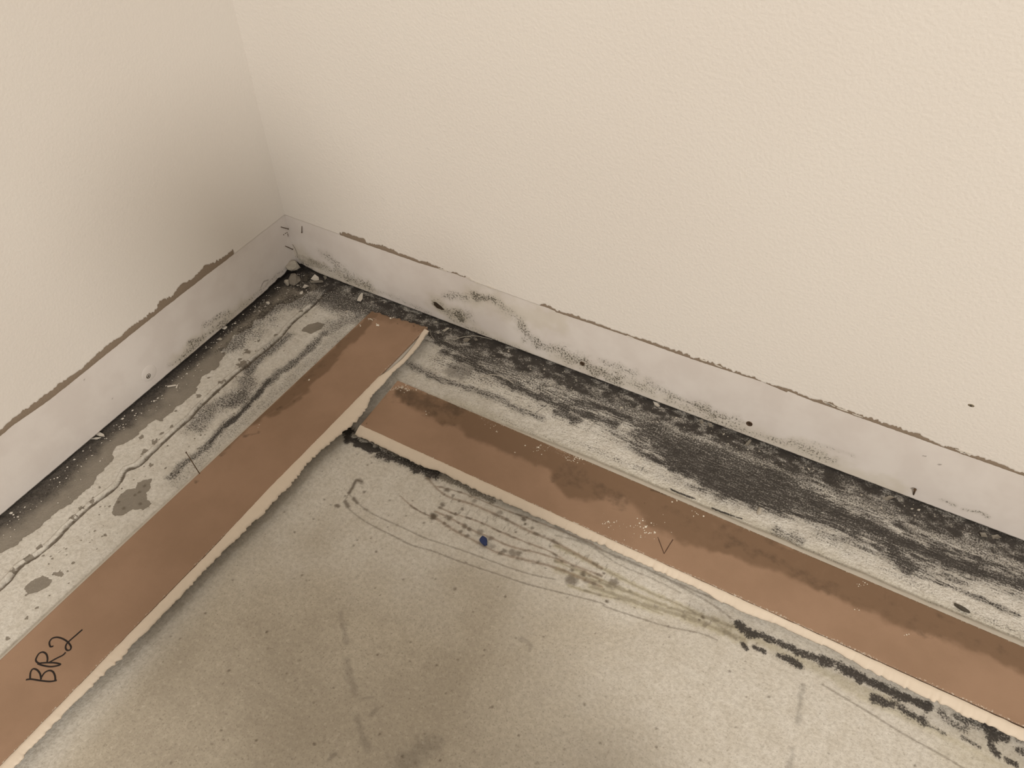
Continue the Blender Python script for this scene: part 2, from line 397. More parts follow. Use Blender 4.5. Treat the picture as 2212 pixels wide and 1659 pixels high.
# wide smear
fc.poly('mold', fp([(1350, 880), (1410, 910), (1470, 940), (1560, 960), (1640, 1000), (1740, 1050), (1830, 1090), (1900, 1140), (1860, 1160), (1760, 1120), (1690, 1110), (1640, 1098), (1560, 1080),
                    (1500, 1050), (1450, 1020), (1420, 985), (1380, 950)]), 0.80, 0.012, 0.015, 40)
fc.poly('soil_shade', fp([(1400, 930), (1470, 955), (1540, 990), (1640, 1040), (1720, 1075), (1690, 1108), (1600, 1090), (1510, 1050), (1450, 1015)]), 0.75, 0.012, 0.012, 40)
S([(1750, 1080), (1840, 1120), (1930, 1160), (2040, 1205), (2130, 1240), (2230, 1270)], 0.013, 0.88, soft=0.9, rag=0.7, sc=50)
fc.stroke('soil_shade', fp([(1750, 1080), (1840, 1120), (1930, 1160), (2040, 1205), (2130, 1240)]), 0.010, 0.7, soft=0.9, rag=0.7, sc=50)
S([(1900, 1160), (1940, 1200), (1960, 1225)], 0.014, 0.8, soft=0.8, rag=0.7, sc=60)
S([(1870, 1080), (1980, 1120), (2100, 1170), (2230, 1210)], 0.016, 0.60, soft=0.9, rag=0.8, sc=50)
S([(1960, 1235), (2060, 1270), (2200, 1330)], 0.004, 0.62, soft=0.9, rag=0.8, sc=90)
S([(1450, 1057), (1475, 1068), (1502, 1078)], 0.0014, 0.95)  # thin gap shadow beside the paint lip, painted dark
S([(1538, 1097), (1570, 1110), (1602, 1121)], 0.0013, 0.95)  # second gap shadow along the lip, put into the colour
S([(1680, 1150), (1730, 1168)], 0.010, 0.5, soft=0.95, rag=0.9, sc=80)
S([(2180, 1255), (2212, 1262)], 0.006, 0.8)
# faint growth where the strip meets the second board
fc.stroke('tint', fp([(860, 842), (1000, 880), (1100, 925), (1300, 1000), (1700, 1170), (2200, 1385)]), 0.010, 0.30, soft=0.9, rag=0.5, sc=60)

# junction of the two boards
S([(740, 925), (752, 932)], 0.0085, 1.0, soft=0.6, rag=0.6, sc=120)
S(z380([(1650, 1180), (1760, 1235), (1830, 1265), (1900, 1290)]), 0.0075, 1.0, soft=0.5, rag=0.9, sc=120)
S(z380([(1950, 1345), (2060, 1370), (2212, 1425), (2330, 1470), (2480, 1540)]), 0.0085, 0.85, soft=0.6, rag=0.8, sc=110)
fc.stroke('bare', fp([(760, 910), (800, 862), (835, 830), (860, 800)]), 0.013, 0.42, soft=0.95, rag=0.6, sc=60)
fc.stroke('bare', fp([(760, 930), (900, 1000), (1060, 1080)]), 0.010, 0.55, soft=0.8, rag=0.5, sc=60)

# looping lines on the open slab
z7 = lambda p: zz(700, 980, 3.687, p)
z12 = lambda p: zz(1200, 950, 3.687, p)
z14 = lambda p: zz(1400, 1260, 4.158, p)
z18 = lambda p: zz(1812, 1359, 5.53, p)
def L(P, w, v, name='line', brk=0.0, seed=3, soft=0.7, rag=0.5): fc.stroke(name, fp(P), w, v, soft=soft, rag=rag, sc=220, brk=brk, seed=seed)
L(z7([(190, 330), (165, 390), (210, 450), (290, 515), (400, 580), (560, 660), (700, 730), (850, 770), (1030, 840), (1200, 900), (1400, 965), (1620, 1040), (1900, 1110), (2212, 1190)]) +
  z12([(400, 1330), (700, 1430), (900, 1490), (1150, 1540)]) + z14([(620, 510)]), 0.00095, 0.55)
L(z7([(200, 325), (245, 370), (330, 445), (450, 510), (650, 600), (800, 670), (950, 720), (1170, 795), (1400, 880), (1640, 960), (1840, 1000)]), 0.00095, 0.5)
L(z7([(300, 225), (255, 212), (232, 260), (200, 312)]), 0.0022, 0.85)
L(z7([(235, 355), (265, 395)]), 0.0026, 0.8); L(z7([(170, 385), (190, 420)]), 0.0028, 0.75); L(z7([(320, 440), (340, 448)]), 0.002, 0.7)
L(z7([(285, 212), (300, 235)]), 0.0032, 0.6)
ZL = [([(870, 500), (960, 560), (1050, 620), (1190, 690), (1300, 750), (1420, 800), (1620, 850), (1850, 910), (2020, 980), (2212, 1060)], 0.0020),
      ([(880, 460), (1000, 510), (1160, 600), (1330, 670), (1490, 740), (1740, 800), (1960, 880), (2212, 970)], 0.0016),
      ([(920, 430), (1040, 480), (1230, 540), (1400, 620), (1620, 710), (1800, 780), (1980, 890), (2212, 1010)], 0.0013),
      ([(820, 190), (960, 330), (1170, 400), (1400, 500), (1640, 620), (1830, 700), (2050, 820), (2212, 910)], 0.0019),
      ([(900, 260), (1060, 300), (1230, 360), (1420, 440), (1640, 520), (1900, 620), (2100, 700), (2212, 760)], 0.0012),
      ([(600, 330), (700, 420), (800, 480), (870, 500)], 0.0010)]
for i, (p, w) in enumerate(ZL):
    L(z7(p), w, 0.55, 'rusty', seed=i + 50, rag=0.8); L(z7(p), w * 0.6, 0.42, 'line', seed=i + 60, rag=0.8)
    L(z7(p), w * 1.2, 0.75, 'line', brk=0.62, seed=i + 80, rag=0.9)
ZM = [([(0, 840), (250, 960), (500, 1090), (740, 1210), (1000, 1320), (1200, 1420), (1450, 1500)], 0.0022),
      ([(0, 1030), (300, 1120), (600, 1220), (900, 1330), (1150, 1400), (1300, 1440)], 0.0026),
      ([(0, 960), (200, 1050), (450, 1150), (700, 1260), (950, 1350), (1200, 1460)], 0.0018),
      ([(300, 1170), (520, 1250), (760, 1330), (1000, 1400), (1250, 1490), (1500, 1590)], 0.0042),
      ([(100, 1160), (370, 1240), (600, 1290), (850, 1390)], 0.0014)]
for i, (p, w) in enumerate(ZM):
    L(z12(p), w * 1.5, 0.75, 'tint', seed=i + 90, rag=0.8, soft=0.9); L(z12(p), w * 0.55, 0.38, 'line', seed=i + 95, rag=0.9)
    L(z12(p), w, 0.6, 'line', brk=0.66, seed=i + 101, rag=0.9)
L(z12([(0, 690), (300, 850), (600, 970), (900, 1110), (1200, 1240), (1500, 1350), (1900, 1500), (2212, 1640)]), 0.0013, 0.5, rag=0.9)
L(z12([(430, 910), (600, 980), (800, 1060), (1000, 1170), (1250, 1310), (1400, 1420)]), 0.0012, 0.5, rag=0.9)
L(z12([(0, 760), (250, 830), (500, 990), (760, 1100), (1000, 1220)]), 0.0010, 0.4, rag=0.9)
for i in range(46):                                   # short cross hatch beside the second board
    a = random.uniform(0, 1); x = 960 + a * 640; y = 1072 + a * 285 + random.uniform(-14, 16)
    L([(x, y), (x - random.uniform(2, 9), y + random.uniform(5, 14))], 0.0007, random.uniform(.25, .55), rag=0.3)
# spots
for x, y, r, v in [(105, 415, 20, .75), (320, 305, 13, .7), (870, 500, 30, .95), (980, 290, 22, .8), (960, 325, 12, .8), (1030, 335, 12, .7), (945, 405, 22, .75), (1045, 480, 16, .8), (1100, 440, 14, .7),
                   (1590, 520, 22, .85), (1605, 560, 13, .9), (1825, 695, 16, .8), (1970, 1005, 42, .75), (2060, 960, 22, .85), (2110, 970, 14, .6), (1975, 925, 16, .6), (1500, 790, 34, .6), (1545, 795, 24, .7),
                   (1440, 775, 18, .7), (1120, 575, 24, .75), (1155, 600, 18, .8), (1000, 515, 22, .75), (1240, 630, 30, .6), (1140, 655, 22, .75), (1330, 675, 22, .65), (800, 475, 14, .7), (795, 550, 10, .7),
                   (1400, 470, 24, .5), (1195, 375, 18, .5), (1415, 780, 9, .8), (415, 780, 10, .7), (235, 730, 10, .55), (890, 997, 7, .8), (1045, 1078, 12, .6), (1130, 868, 9, .6), (690, 1500, 9, .6),
                   (1265, 1610, 9, .5), (1660, 590, 14, .6), (1750, 660, 14, .5), (830, 195, 24, .6), (1800, 740, 10, .6), (520, 370, 7, .6), (1085, 620, 16, .7), (960, 555, 14, .7), (1345, 740, 26, .5)]:
    px, py = 700 + x / 3.687, 980 + y / 3.687
    fc.blob('line', at(px, py)[:2], r * 0.00017, v, 0.5, 0.6, 260, int(x + y))
for x, y, r, v in [(125, 1115, 40, .75), (465, 1140, 46, .7), (410, 1288, 13, .95), (220, 1068, 22, .85), (135, 1035, 14, .8), (350, 1125, 12, .8), (385, 1062, 12, .8), (1175, 1413, 18, .95), (1145, 1435, 10, .8),
                   (895, 1487, 9, .8), (500, 1268, 14, .6), (1440, 1585, 16, .7), (1500, 1630, 20, .7), (1590, 1650, 20, .7)]:
    px, py = 1200 + x / 3.687, 950 + y / 3.687
    fc.blob('line', at(px, py)[:2], r * 0.00016, v, 0.6, 0.7, 260, int(x + y))
# dark streaks running along the lower edge of the second board
for p, w, v in [(z14([(810, 375), (890, 430), (960, 455)]), 0.0060, 1.0), (z14([(930, 440), (1050, 490), (1180, 540), (1300, 590), (1400, 640), (1560, 680), (1640, 700)]), 0.0050, 0.85),
                (z14([(1560, 690), (1650, 715)]), 0.0065, .9), (z14([(1710, 750), (1800, 790), (1900, 850)]), 0.0068, 0.9), (z18([(100, 500), (400, 640), (600, 740), (800, 820), (1080, 940)]), 0.0060, 0.95),
                (z14([(1180, 650), (1260, 690), (1360, 740)]), 0.0050, .9), (z14([(850, 540), (890, 590)]), 0.0030, .85), (z14([(950, 575), (1040, 610)]), 0.0032, .85),
                (z18([(430, 820), (540, 870), (640, 900)]), 0.0062, .85), (z18([(740, 950), (860, 1020), (980, 1070)]), 0.0062, .85), (z18([(1040, 1120), (1240, 1240)]), 0.0035, .6),
                (z18([(1780, 1150), (1830, 1280)]), 0.0085, .9), (z18([(1900, 1270), (1990, 1290)]), 0.006, .8), (z18([(1820, 1390), (1890, 1490)]), 0.0055, .85), (z18([(2000, 1560), (2110, 1620)]), 0.004, .8),
                (z18([(1400, 1050), (1600, 1110), (1700, 1150)]), 0.0065, .65), (z18([(1210, 1000), (1320, 1090), (1500, 1200)]), 0.0065, .6), (z18([(2140, 1440), (2230, 1480)]), 0.005, .7), (z18([(1480, 1290), (1680, 1410)]), 0.003, .6),
                (z18([(2150, 1320), (2230, 1350)]), 0.006, .6)]:
    S(p, w, v, soft=0.7, rag=0.8, sc=120)
L(z18([(-200, 660), (0, 780), (400, 1020), (800, 1270), (1200, 1490), (1500, 1670)]), 0.0010, 0.55, rag=0.6)
L(z18([(0, 640), (400, 860), (760, 1020), (1100, 1200), (1500, 1400), (1900, 1620)]), 0.0050, 0.5, 'tint', soft=0.9)
L(z14([(600, 330), (1100, 560), (1700, 850), (2212, 1080)]), 0.0060, 0.55, 'tint', soft=0.9)
fc.stroke('tint', fp(z18([(1500, 1500), (1900, 1640), (2100, 1700)])), 0.025, 0.35, soft=0.9, rag=0.5, sc=40)
# grey dust and painted shade along the lower edge of board two, faint scuffs
fc.stroke('bare', fp([(1300, 1210), (1500, 1300), (1700, 1400), (1900, 1490), (2212, 1640)]), 0.016, 0.34, soft=0.9, rag=0.5, sc=60)
fc.stroke('soil_shade', fp([(1500, 1310), (1700, 1400), (1900, 1490), (2212, 1640)]), 0.012, 0.22, soft=0.9, rag=0.5, sc=60)
for p, w, v in [([(735, 1325), (742, 1360), (748, 1385)], .003, .35), ([(748, 1425), (760, 1470), (768, 1500)], .004, .35), ([(772, 1555), (782, 1585), (792, 1615)], .004, .42), ([(870, 1640), (905, 1625), (930, 1615)], .012, .42),
                ([(710, 1640), (725, 1628)], .0016, .5), ([(1735, 1480), (1725, 1530), (1722, 1560)], .003, .45), ([(1712, 1620), (1705, 1659)], .003, .4), ([(1125, 1382), (1145, 1392), (1143, 1405)], .0022, .35),
                ([(800, 1545), (815, 1530)], .0025, .4), ([(775, 1510), (805, 1506)], .0014, .35)]:
    fc.stroke('soil_shade', fp(p), w, v * 0.75, soft=0.95, rag=1.3, sc=120)
for i in range(420):
    a, b = random.uniform(0.33, 1.25), random.uniform(-0.86, -0.30)
    fc.blob('line', (a, b), random.uniform(0.0006, 0.0016), random.uniform(.3, .75), 0.6, 0.7, 300, i)
for i in range(160):
    t_ = random.random(); px, py = 60 + 640 * t_ + random.uniform(-30, 60), 1260 - 600 * t_ + random.uniform(-40, 40)
    fc.blob('bare', at(px, py)[:2], random.uniform(0.0006, 0.0020), random.uniform(.6, .9), 0.6, 0.7, 300, i)

# relief of the slab
Z = -0.0007 * m['bare'] - 0.0028 * m['groove']
Z += dirtL * nearw * (fbm(U * 120, V * 120, 33, 3) - 0.35) * 0.0030
Z += m['stip'] * (fbm(U * 230, V * 230, 35, 2) - 0.5) * 0.0011
Z += (fbm(U * 10, V * 10, 37, 3) - 0.5) * 0.0006
lip = np.zeros(U.shape); b, D, T = fc.dist(CK - np.array([0.0036, 0]), 0.02)
lw = 0.0033 * (0.7 + 0.9 * fbm(fc.U[b] * 70, fc.V[b] * 70, 44, 2))
lip[b] = np.sqrt(np.clip(1 - (D / lw) ** 2, 0, 1)) * 0.0030 * (0.5 + fbm(fc.U[b] * 45, fc.V[b] * 45, 46, 2))
Z += lip
Z[V > 0.005] = -0.0005; Z[U < -0.005] = -0.0005
ny, nx = U.shape
P3 = np.stack([U.ravel(), V.ravel(), Z.ravel()], 1)
floor = grid_mesh('floor', P3, ny, nx, M_FLOOR, None,
                  {'stain_a': (m['mold'], m['bare'], m['tint'], m['line']), 'stain_b': (m['white'], m['soil_shade'], m['rusty'], m['stip'])})
tag(floor, 'stained and mould-blackened concrete floor slab under the baseboards', 'floor', kind='structure')

# ------------------------------------------------------------------ walls
G = 0.006; T_ = 0.0125; TOPZ = 2.4; RIM = 0.116
def edge_fn(us, px_up, px_lo, proj, ax, zdef):
    """upper and lower edge heights of the torn strip along the wall"""
    up = proj(px_up); lo = proj(px_lo)
    o1, o2 = np.argsort(up[:, ax]), np.argsort(lo[:, ax])
    zu = np.interp(us, up[o1, ax], up[o1, 2]); zl = np.interp(us, lo[o2, ax], lo[o2, 2])
    return zu, zl, (us >= up[:, ax].min()) & (us <= up[:, ax].max())

def wall(name, us, place, paint_mat, strokes, strips, label, brokenfn, nrm):
    vs = np.concatenate([np.arange(G, 0.132, 0.0015), np.array([0.16, 0.3, 0.8, 1.6, TOPZ])])
    c = Canvas(us, vs, ['mold', 'bare', 'tint', 'line'])
    strokes(c)
    Uw, Vw = c.U.copy(), c.V.copy()
    br = brokenfn(us)
    Vw = Vw + br[None, :] * sstep(0.02, 0.0, Vw - G)
    lump = (fbm(Uw * 60, Vw * 60, 77, 3) - .5) * 0.0012 * sstep(0.035, 0.0, Vw - G) * (br[None, :] > 0.0005)
    Vt = place(Uw.ravel(), lump.ravel(), Vw.ravel())
    n_u, n_v = len(us), len(vs); N = n_u * n_v
    back_b = place(us, np.full(n_u, -T_), Vw[0]); back_t = place(us, np.full(n_u, -T_), np.full(n_u, TOPZ))
    ev = np.vstack([back_b, back_t]); i = np.arange(n_u - 1)
    q = [np.stack([i + 1, i, N + i, N + i + 1], 1), np.stack([N + n_u + i, N + n_u + i + 1, N + i + 1, N + i], 1),
         np.stack([(n_v - 1) * n_u + i, (n_v - 1) * n_u + i + 1, N + n_u + i + 1, N + n_u + i], 1)]
    o = grid_mesh(name, Vt, n_v, n_u, M_BAND, None, {'stain_a': (c.m['mold'], c.m['bare'], c.m['tint'], c.m['line'])}, (ev, np.vstack(q)))
    tag(o, label, 'wall', kind='structure')
    # paint film above the old baseboard line, with its ragged lower edge, and the brown torn paper below that edge
    fine = us
    zlow = np.full(len(fine), RIM) + (fbm(fine * 90, fine * 0, 81, 3) - .5) * 0.0010
    for (up_, lo_) in strips:
        zu, zl, inside = up_, lo_, None
        zu, zl, inside = edge_fn(fine, up_, lo_, *strip_proj)
        rag_ = (fbm(fine * 160, fine * 0 + 3, 83, 3) - .5) * 0.0034 + (vnoise(fine * 620, fine * 0 + 9, 85) - .5) * 0.0034 * (0.3 + 1.4 * vnoise(fine * 25, fine * 0, 86))
        zu2 = np.maximum(zu + rag_, zl + 0.0006)
        zlow = np.where(inside, zu2, zlow)
        idx = np.where(inside)[0]
        if len(idx) > 2:
            f = fine[idx]; a, e = zl[idx] + (fbm(f * 300, f * 0, 87, 2) - .5) * 0.0008, zu2[idx] + 0.0012
            rows = [place(f, np.full(len(f), h), a * (1 - k) + e * k) for k, h in ((0, -0.0002), (0.15, 0.0003), (0.6, 0.0004), (1, 0.0003))]
            grid_mesh('torn_paper', np.vstack(rows), 4, len(f), M_TORN, o)
    rows = []
    for dz, h in ((0, 0.0), (0.0000, 0.0006), (0.0007, 0.0010), (0.003, 0.0010), (0.02, 0.0009), (0.15, 0.0009), (0.6, 0.0009)):
        rows.append(place(fine, np.full(len(fine), h), zlow + dz))
    rows.append(place(fine, np.full(len(fine), 0.0009), np.full(len(fine), TOPZ)))
    grid_mesh('paint_film', np.vstack(rows), len(rows), len(fine), paint_mat, o)
    return o

z2 = lambda p: zz(500, 420, 4.424, p)
z3 = lambda p: zz(700, 560, 3.687, p)
z4 = lambda p: zz(1200, 620, 3.687, p)
z5 = lambda p: zz(1700, 760, 4.32, p)
z1 = lambda p: zz(0, 400, 3.16, p)

def right_stains(c):
    w = lambda p: wr(p)[:, [0, 2]]
    A = lambda p, r, v, n='mold', **k: c.stroke(n, w(p), r, v, **{**dict(soft=0.9, rag=0.9, sc=70), **k})
    A(z3([(900, 360), (1000, 420), (1090, 450), (1150, 450)]), 0.012, 0.50); A(z3([(1070, 440), (1090, 480)]), 0.008, 0.72); A(z3([(960, 300), (1050, 290), (1130, 310)]), 0.008, 0.5)
    A(z3([(1210, 300), (1290, 310), (1340, 320)]), 0.009, 0.66); A(z3([(1340, 320), (1450, 400), (1560, 500), (1590, 560)]), 0.010, 0.46)
    A(z3([(1560, 500), (1640, 620), (1750, 690)]), 0.011, 0.55); A(z3([(1650, 640), (1760, 700), (1900, 740), (2060, 830), (2150, 900)]), 0.013, 0.52)
    A(z3([(1000, 470), (1100, 520), (1200, 570), (1350, 640), (1600, 740), (1800, 830), (2050, 930)]), 0.006, 0.40)
    A(z4([(60, 540), (220, 610), (350, 680), (500, 740)]), 0.016, 0.56); A(z4([(380, 600), (560, 660), (620, 690)]), 0.009, 0.46); A(z4([(500, 700), (620, 770), (760, 830)]), 0.012, 0.44)
    A(z4([(760, 770), (900, 850), (1150, 950), (1300, 1010), (1440, 1060)]), 0.010, 0.50); A(z4([(1090, 930), (1200, 990), (1320, 1030)]), 0.010, 0.55)
    A(z4([(900, 900), (1200, 1030), (1500, 1150), (1750, 1210), (2000, 1290), (2212, 1380)]), 0.009, 0.42)
    A(z5([(0, 850), (130, 890), (330, 990)]), 0.010, 0.44); A(z5([(250, 850), (600, 960)]), 0.004, 0.3); A(z5([(1450, 1380), (1560, 1430)]), 0.004, 0.5); A(z5([(1640, 1470), (1800, 1500), (1870, 1540)]), 0.003, 0.5)
    A(z2([(860, 560), (980, 640), (1020, 700)]), 0.009, 0.46); A(z2([(760, 640), (900, 720), (1080, 760), (1180, 800)]), 0.012, 0.44); A(z2([(1100, 790), (1200, 830), (1320, 880)]), 0.011, 0.55)
    A(z2([(690, 690), (850, 770), (1000, 820)]), 0.010, 0.45)
    A(z2([(1330, 900), (1500, 960), (1700, 1050), (1900, 1140)]), 0.005, 0.34)
    # yellowish damp
    A(z3([(900, 360), (980, 420), (1100, 480)]), 0.016, 0.55, 'tint'); A(z3([(1200, 320), (1450, 380), (1650, 470), (1850, 480)]), 0.022, 0.42, 'tint'); A(z3([(1000, 500), (1600, 760), (2100, 960)]), 0.016, 0.35, 'tint')
    A(z4([(0, 560), (600, 790), (1100, 1000), (1600, 1180), (2212, 1420)]), 0.018, 0.40, 'tint'); A(z5([(0, 900), (500, 1100), (1000, 1290)]), 0.016, 0.5, 'tint')
    A(z2([(640, 560), (900, 760), (1300, 900)]), 0.016, 0.5, 'tint')
    c.stroke('line', w([(705, 600), (760, 620), (900, 675)]), 0.0015, 0.5, soft=0.9, rag=0.9)
    c.poly('bare', w(z2([(620, 560), (700, 580), (820, 620), (900, 640), (860, 720), (700, 690), (640, 640)])), 0.5, 0.003, 0.003)
    c.stroke('line', w(z2([(585, 480), (610, 520), (625, 560), (630, 600)])), 0.0007, 0.8, soft=0.6, rag=0.5)
    for x, y in z5([(1275, 972), (1292, 975), (1420, 1052), (1437, 1052)]): c.blob('line', wr([(x, y)])[0][[0, 2]], 0.0011, 0.6, 0.5, 0.6, 300)
    x0 = sstep(0.02, 0.0, c.U) * 0.35 * sstep(0.05, 0.01, c.V); c.m['mold'] = np.maximum(c.m['mold'], x0)
def left_stains(c):
    w = lambda p: wl(p)[:, [1, 2]]
    A = lambda p, r, v, n='mold', **k: c.stroke(n, w(p), r, v, **{**dict(soft=0.9, rag=0.9, sc=70), **k})
    A(z1([(1230, 1190), (1330, 1090), (1430, 1010), (1540, 930)]), 0.007, 0.50); A(z1([(1290, 1080), (1400, 1040)]), 0.005, 0.55); A(z1([(1400, 960), (1500, 890), (1560, 870)]), 0.006, 0.46)
    A(z1([(1150, 1240), (1220, 1190)]), 0.005, 0.48)
    A(z1([(1200, 1210), (1500, 950), (1700, 800)]), 0.012, 0.45, 'tint')
    A(z1([(1560, 900), (1700, 790), (1850, 660), (1960, 560)]), 0.006, 0.35)
    c.stroke('line', w(z1([(1780, 700), (1800, 660), (1830, 648)])), 0.0009, 0.6, soft=0.6, rag=0.5)
    c.poly('bare', w(z1([(1760, 720), (1790, 660), (1860, 630), (1980, 540), (2000, 560), (1930, 620), (1860, 680)])), 0.42, 0.003, 0.003)
    for x, y in z1([(575, 1328), (768, 1457)]): c.blob('line', wl([(x, y)])[0][[1, 2]], 0.0012, 0.6, 0.5, 0.6, 300)

usr = np.concatenate([np.array([-T_, -0.006]), np.arange(0, 1.36, 0.0015), np.linspace(1.38, 3.5, 12)])
usl = np.concatenate([np.linspace(-3.3, -0.9, 12), np.arange(-0.88, 0.0008, 0.0015)])
R_UP1 = z2([(1035, 372), (1080, 363), (1150, 385), (1220, 412), (1280, 428), (1290, 460), (1400, 480), (1480, 500), (1540, 525), (1600, 560), (1700, 590), (1790, 630), (1880, 650), (1960, 690), (2080, 740), (2190, 772)]) + z3([(1060, 110), (1160, 150)])
R_LO1 = z2([(1035, 388), (1200, 450), (1400, 520), (1600, 590), (1800, 660), (2000, 720), (2190, 783)]) + z3([(1060, 122), (1165, 158)])
R_UP2 = z3([(1715, 352), (1760, 360), (1840, 392)]) + z4([(0, 175), (150, 225), (300, 275), (450, 330), (600, 385), (750, 430), (920, 490), (1100, 555), (1290, 610), (1420, 670), (1600, 725), (1640, 750), (1850, 810)]) + \
    z5([(0, 345), (150, 400), (230, 435), (380, 465), (500, 515), (640, 575), (770, 610), (900, 660), (1080, 720), (1230, 770), (1290, 800), (1450, 875), (1600, 900), (1610, 930), (1800, 980), (1960, 1035), (2050, 1070), (2212, 1130), (2500, 1240)])
R_LO2 = z3([(1715, 368), (1760, 382), (1840, 412)]) + z4([(0, 200), (300, 300), (600, 402), (900, 510), (1200, 615), (1500, 710), (1650, 757), (1850, 830)]) + \
    z5([(0, 382), (230, 458), (500, 552), (800, 660), (1100, 767), (1300, 838), (1600, 945), (1900, 1052), (2212, 1162), (2500, 1265)])
L_UP = [(-150, 1050), (0, 929)] + z1([(20, 1650), (100, 1580), (200, 1510), (330, 1410), (410, 1350), (480, 1300), (560, 1250), (610, 1200), (700, 1120), (740, 1080), (830, 1030), (880, 970), (950, 930), (1020, 880), (1070, 840), (1090, 795),
           (1180, 750), (1230, 680), (1310, 640), (1365, 590), (1390, 545), (1470, 525), (1540, 480), (1590, 432)])
L_LO = [(-150, 1066), (0, 944)] + z1([(80, 1650), (340, 1470), (700, 1180), (1060, 890), (1330, 680), (1592, 478)])
def brokenR(u):
    r = 0.007 * sstep(0.055, 0.012, u) * (u > -0.001) * (0.5 + fbm(u * 130, u * 0, 91, 3)); return np.where(u < 0, 0, r) + (fbm(u * 200, u * 0, 92, 2) - .5) * 0.0006
def brokenL(u):
    return 0.008 * sstep(-0.14, -0.02, u) * fbm(u * 110, u * 0, 93, 3) ** 1.2 * 1.3 + (fbm(u * 200, u * 0, 94, 2) - .5) * 0.0006
strip_proj = (wr, 0, 0)
wall_right = wall('wall_right', usr, lambda u, h, z: np.stack([u, -h, z], 1), M_PR, right_stains, [(R_UP1, R_LO1), (R_UP2, R_LO2)],
                  'beige textured wall on the right with a mould-speckled bare band at its foot', brokenR, None)
strip_proj = (wl, 1, 0)
wall_left = wall('wall_left', usl, lambda u, h, z: np.stack([h, u, z], 1), M_PL, left_stains, [(L_UP, L_LO)],
                 'smooth beige wall on the left with a ragged brown tear above its bare band', brokenL, None)

def boxmesh(name, lo, hi, mat, parent=None):
    x0, y0, z0 = lo; x1, y1, z1_ = hi
    v = [(x, y, z) for z in (z0, z1_) for y in (y0, y1) for x in (x0, x1)]
    f = [(0, 2, 3, 1), (4, 5, 7, 6), (0, 1, 5, 4), (1, 3, 7, 5), (3, 2, 6, 7), (2, 0, 4, 6)]
    return pymesh(name, v, f, mat, parent)
boxmesh('bottom_plate', (-0.05, T_ + 0.0005, 0.0), (3.5, 0.085, 0.038), M_SILL, wall_right)
boxmesh('bottom_plate', (-0.085, -3.3, 0.0), (-T_ - 0.0005, 0.0, 0.038), M_SILL, wall_left)

# ------------------------------------------------------------------ small builders
def frame_of(n):
    n = np.array(n, float); n /= np.linalg.norm(n)
    a = np.array([0, 0, 1.0]) if abs(n[2]) < 0.9 else np.array([1.0, 0, 0])
    u = np.cross(a, n); u /= np.linalg.norm(u); return u, np.cross(n, u), n
def tube(pts, radii, seg=8, squash=None):
    pts = [np.array(p, float) for p in pts]; V_, F_ = [], []
    for i, p in enumerate(pts):
        d_ = pts[min(i + 1, len(pts) - 1)] - pts[max(i - 1, 0)]
        u, v, _ = frame_of(d_)
        if squash is not None:
            v = np.array(squash, float); u = np.cross(d_, v); u /= np.linalg.norm(u) + 1e-12
        r = radii[i] if hasattr(radii, '__len__') else radii
        for k in range(seg):
            a = 2 * math.pi * k / seg
            V_.append(p + r * math.cos(a) * u + r * math.sin(a) * v * (0.25 if squash is not None else 1))
    for i in range(len(pts) - 1):
        for k in range(seg):
            F_.append((i * seg + k, i * seg + (k + 1) % seg, (i + 1) * seg + (k + 1) % seg, (i + 1) * seg + k))
    F_.append(tuple(range(seg - 1, -1, -1))); F_.append(tuple((len(pts) - 1) * seg + k for k in range(seg)))
    return V_, F_
def join(*ms):
    V_, F_ = [], []
    for v, f in ms:
        o = len(V_); V_ += list(v); F_ += [tuple(i + o for i in q) for q in f]
    return V_, F_
def lathe(c, n, prof, seg=16, sx=1.0, sy=1.0):
    """rings (radius, height) around axis n"""
    u, v, w = frame_of(n); V_, F_ = [], []
    for r, h in prof:
        for k in range(seg):
            a = 2 * math.pi * k / seg; V_.append(np.array(c) + u * r * sx * math.cos(a) + v * r * sy * math.sin(a) + w * h)
    for i in range(len(prof) - 1):
        for k in range(seg): F_.append((i * seg + k, i * seg + (k + 1) % seg, (i + 1) * seg + (k + 1) % seg, (i + 1) * seg + k))
    F_.append(tuple((len(prof) - 1) * seg + k for k in range(seg))); F_.append(tuple(range(seg - 1, -1, -1)))
    return V_, F_
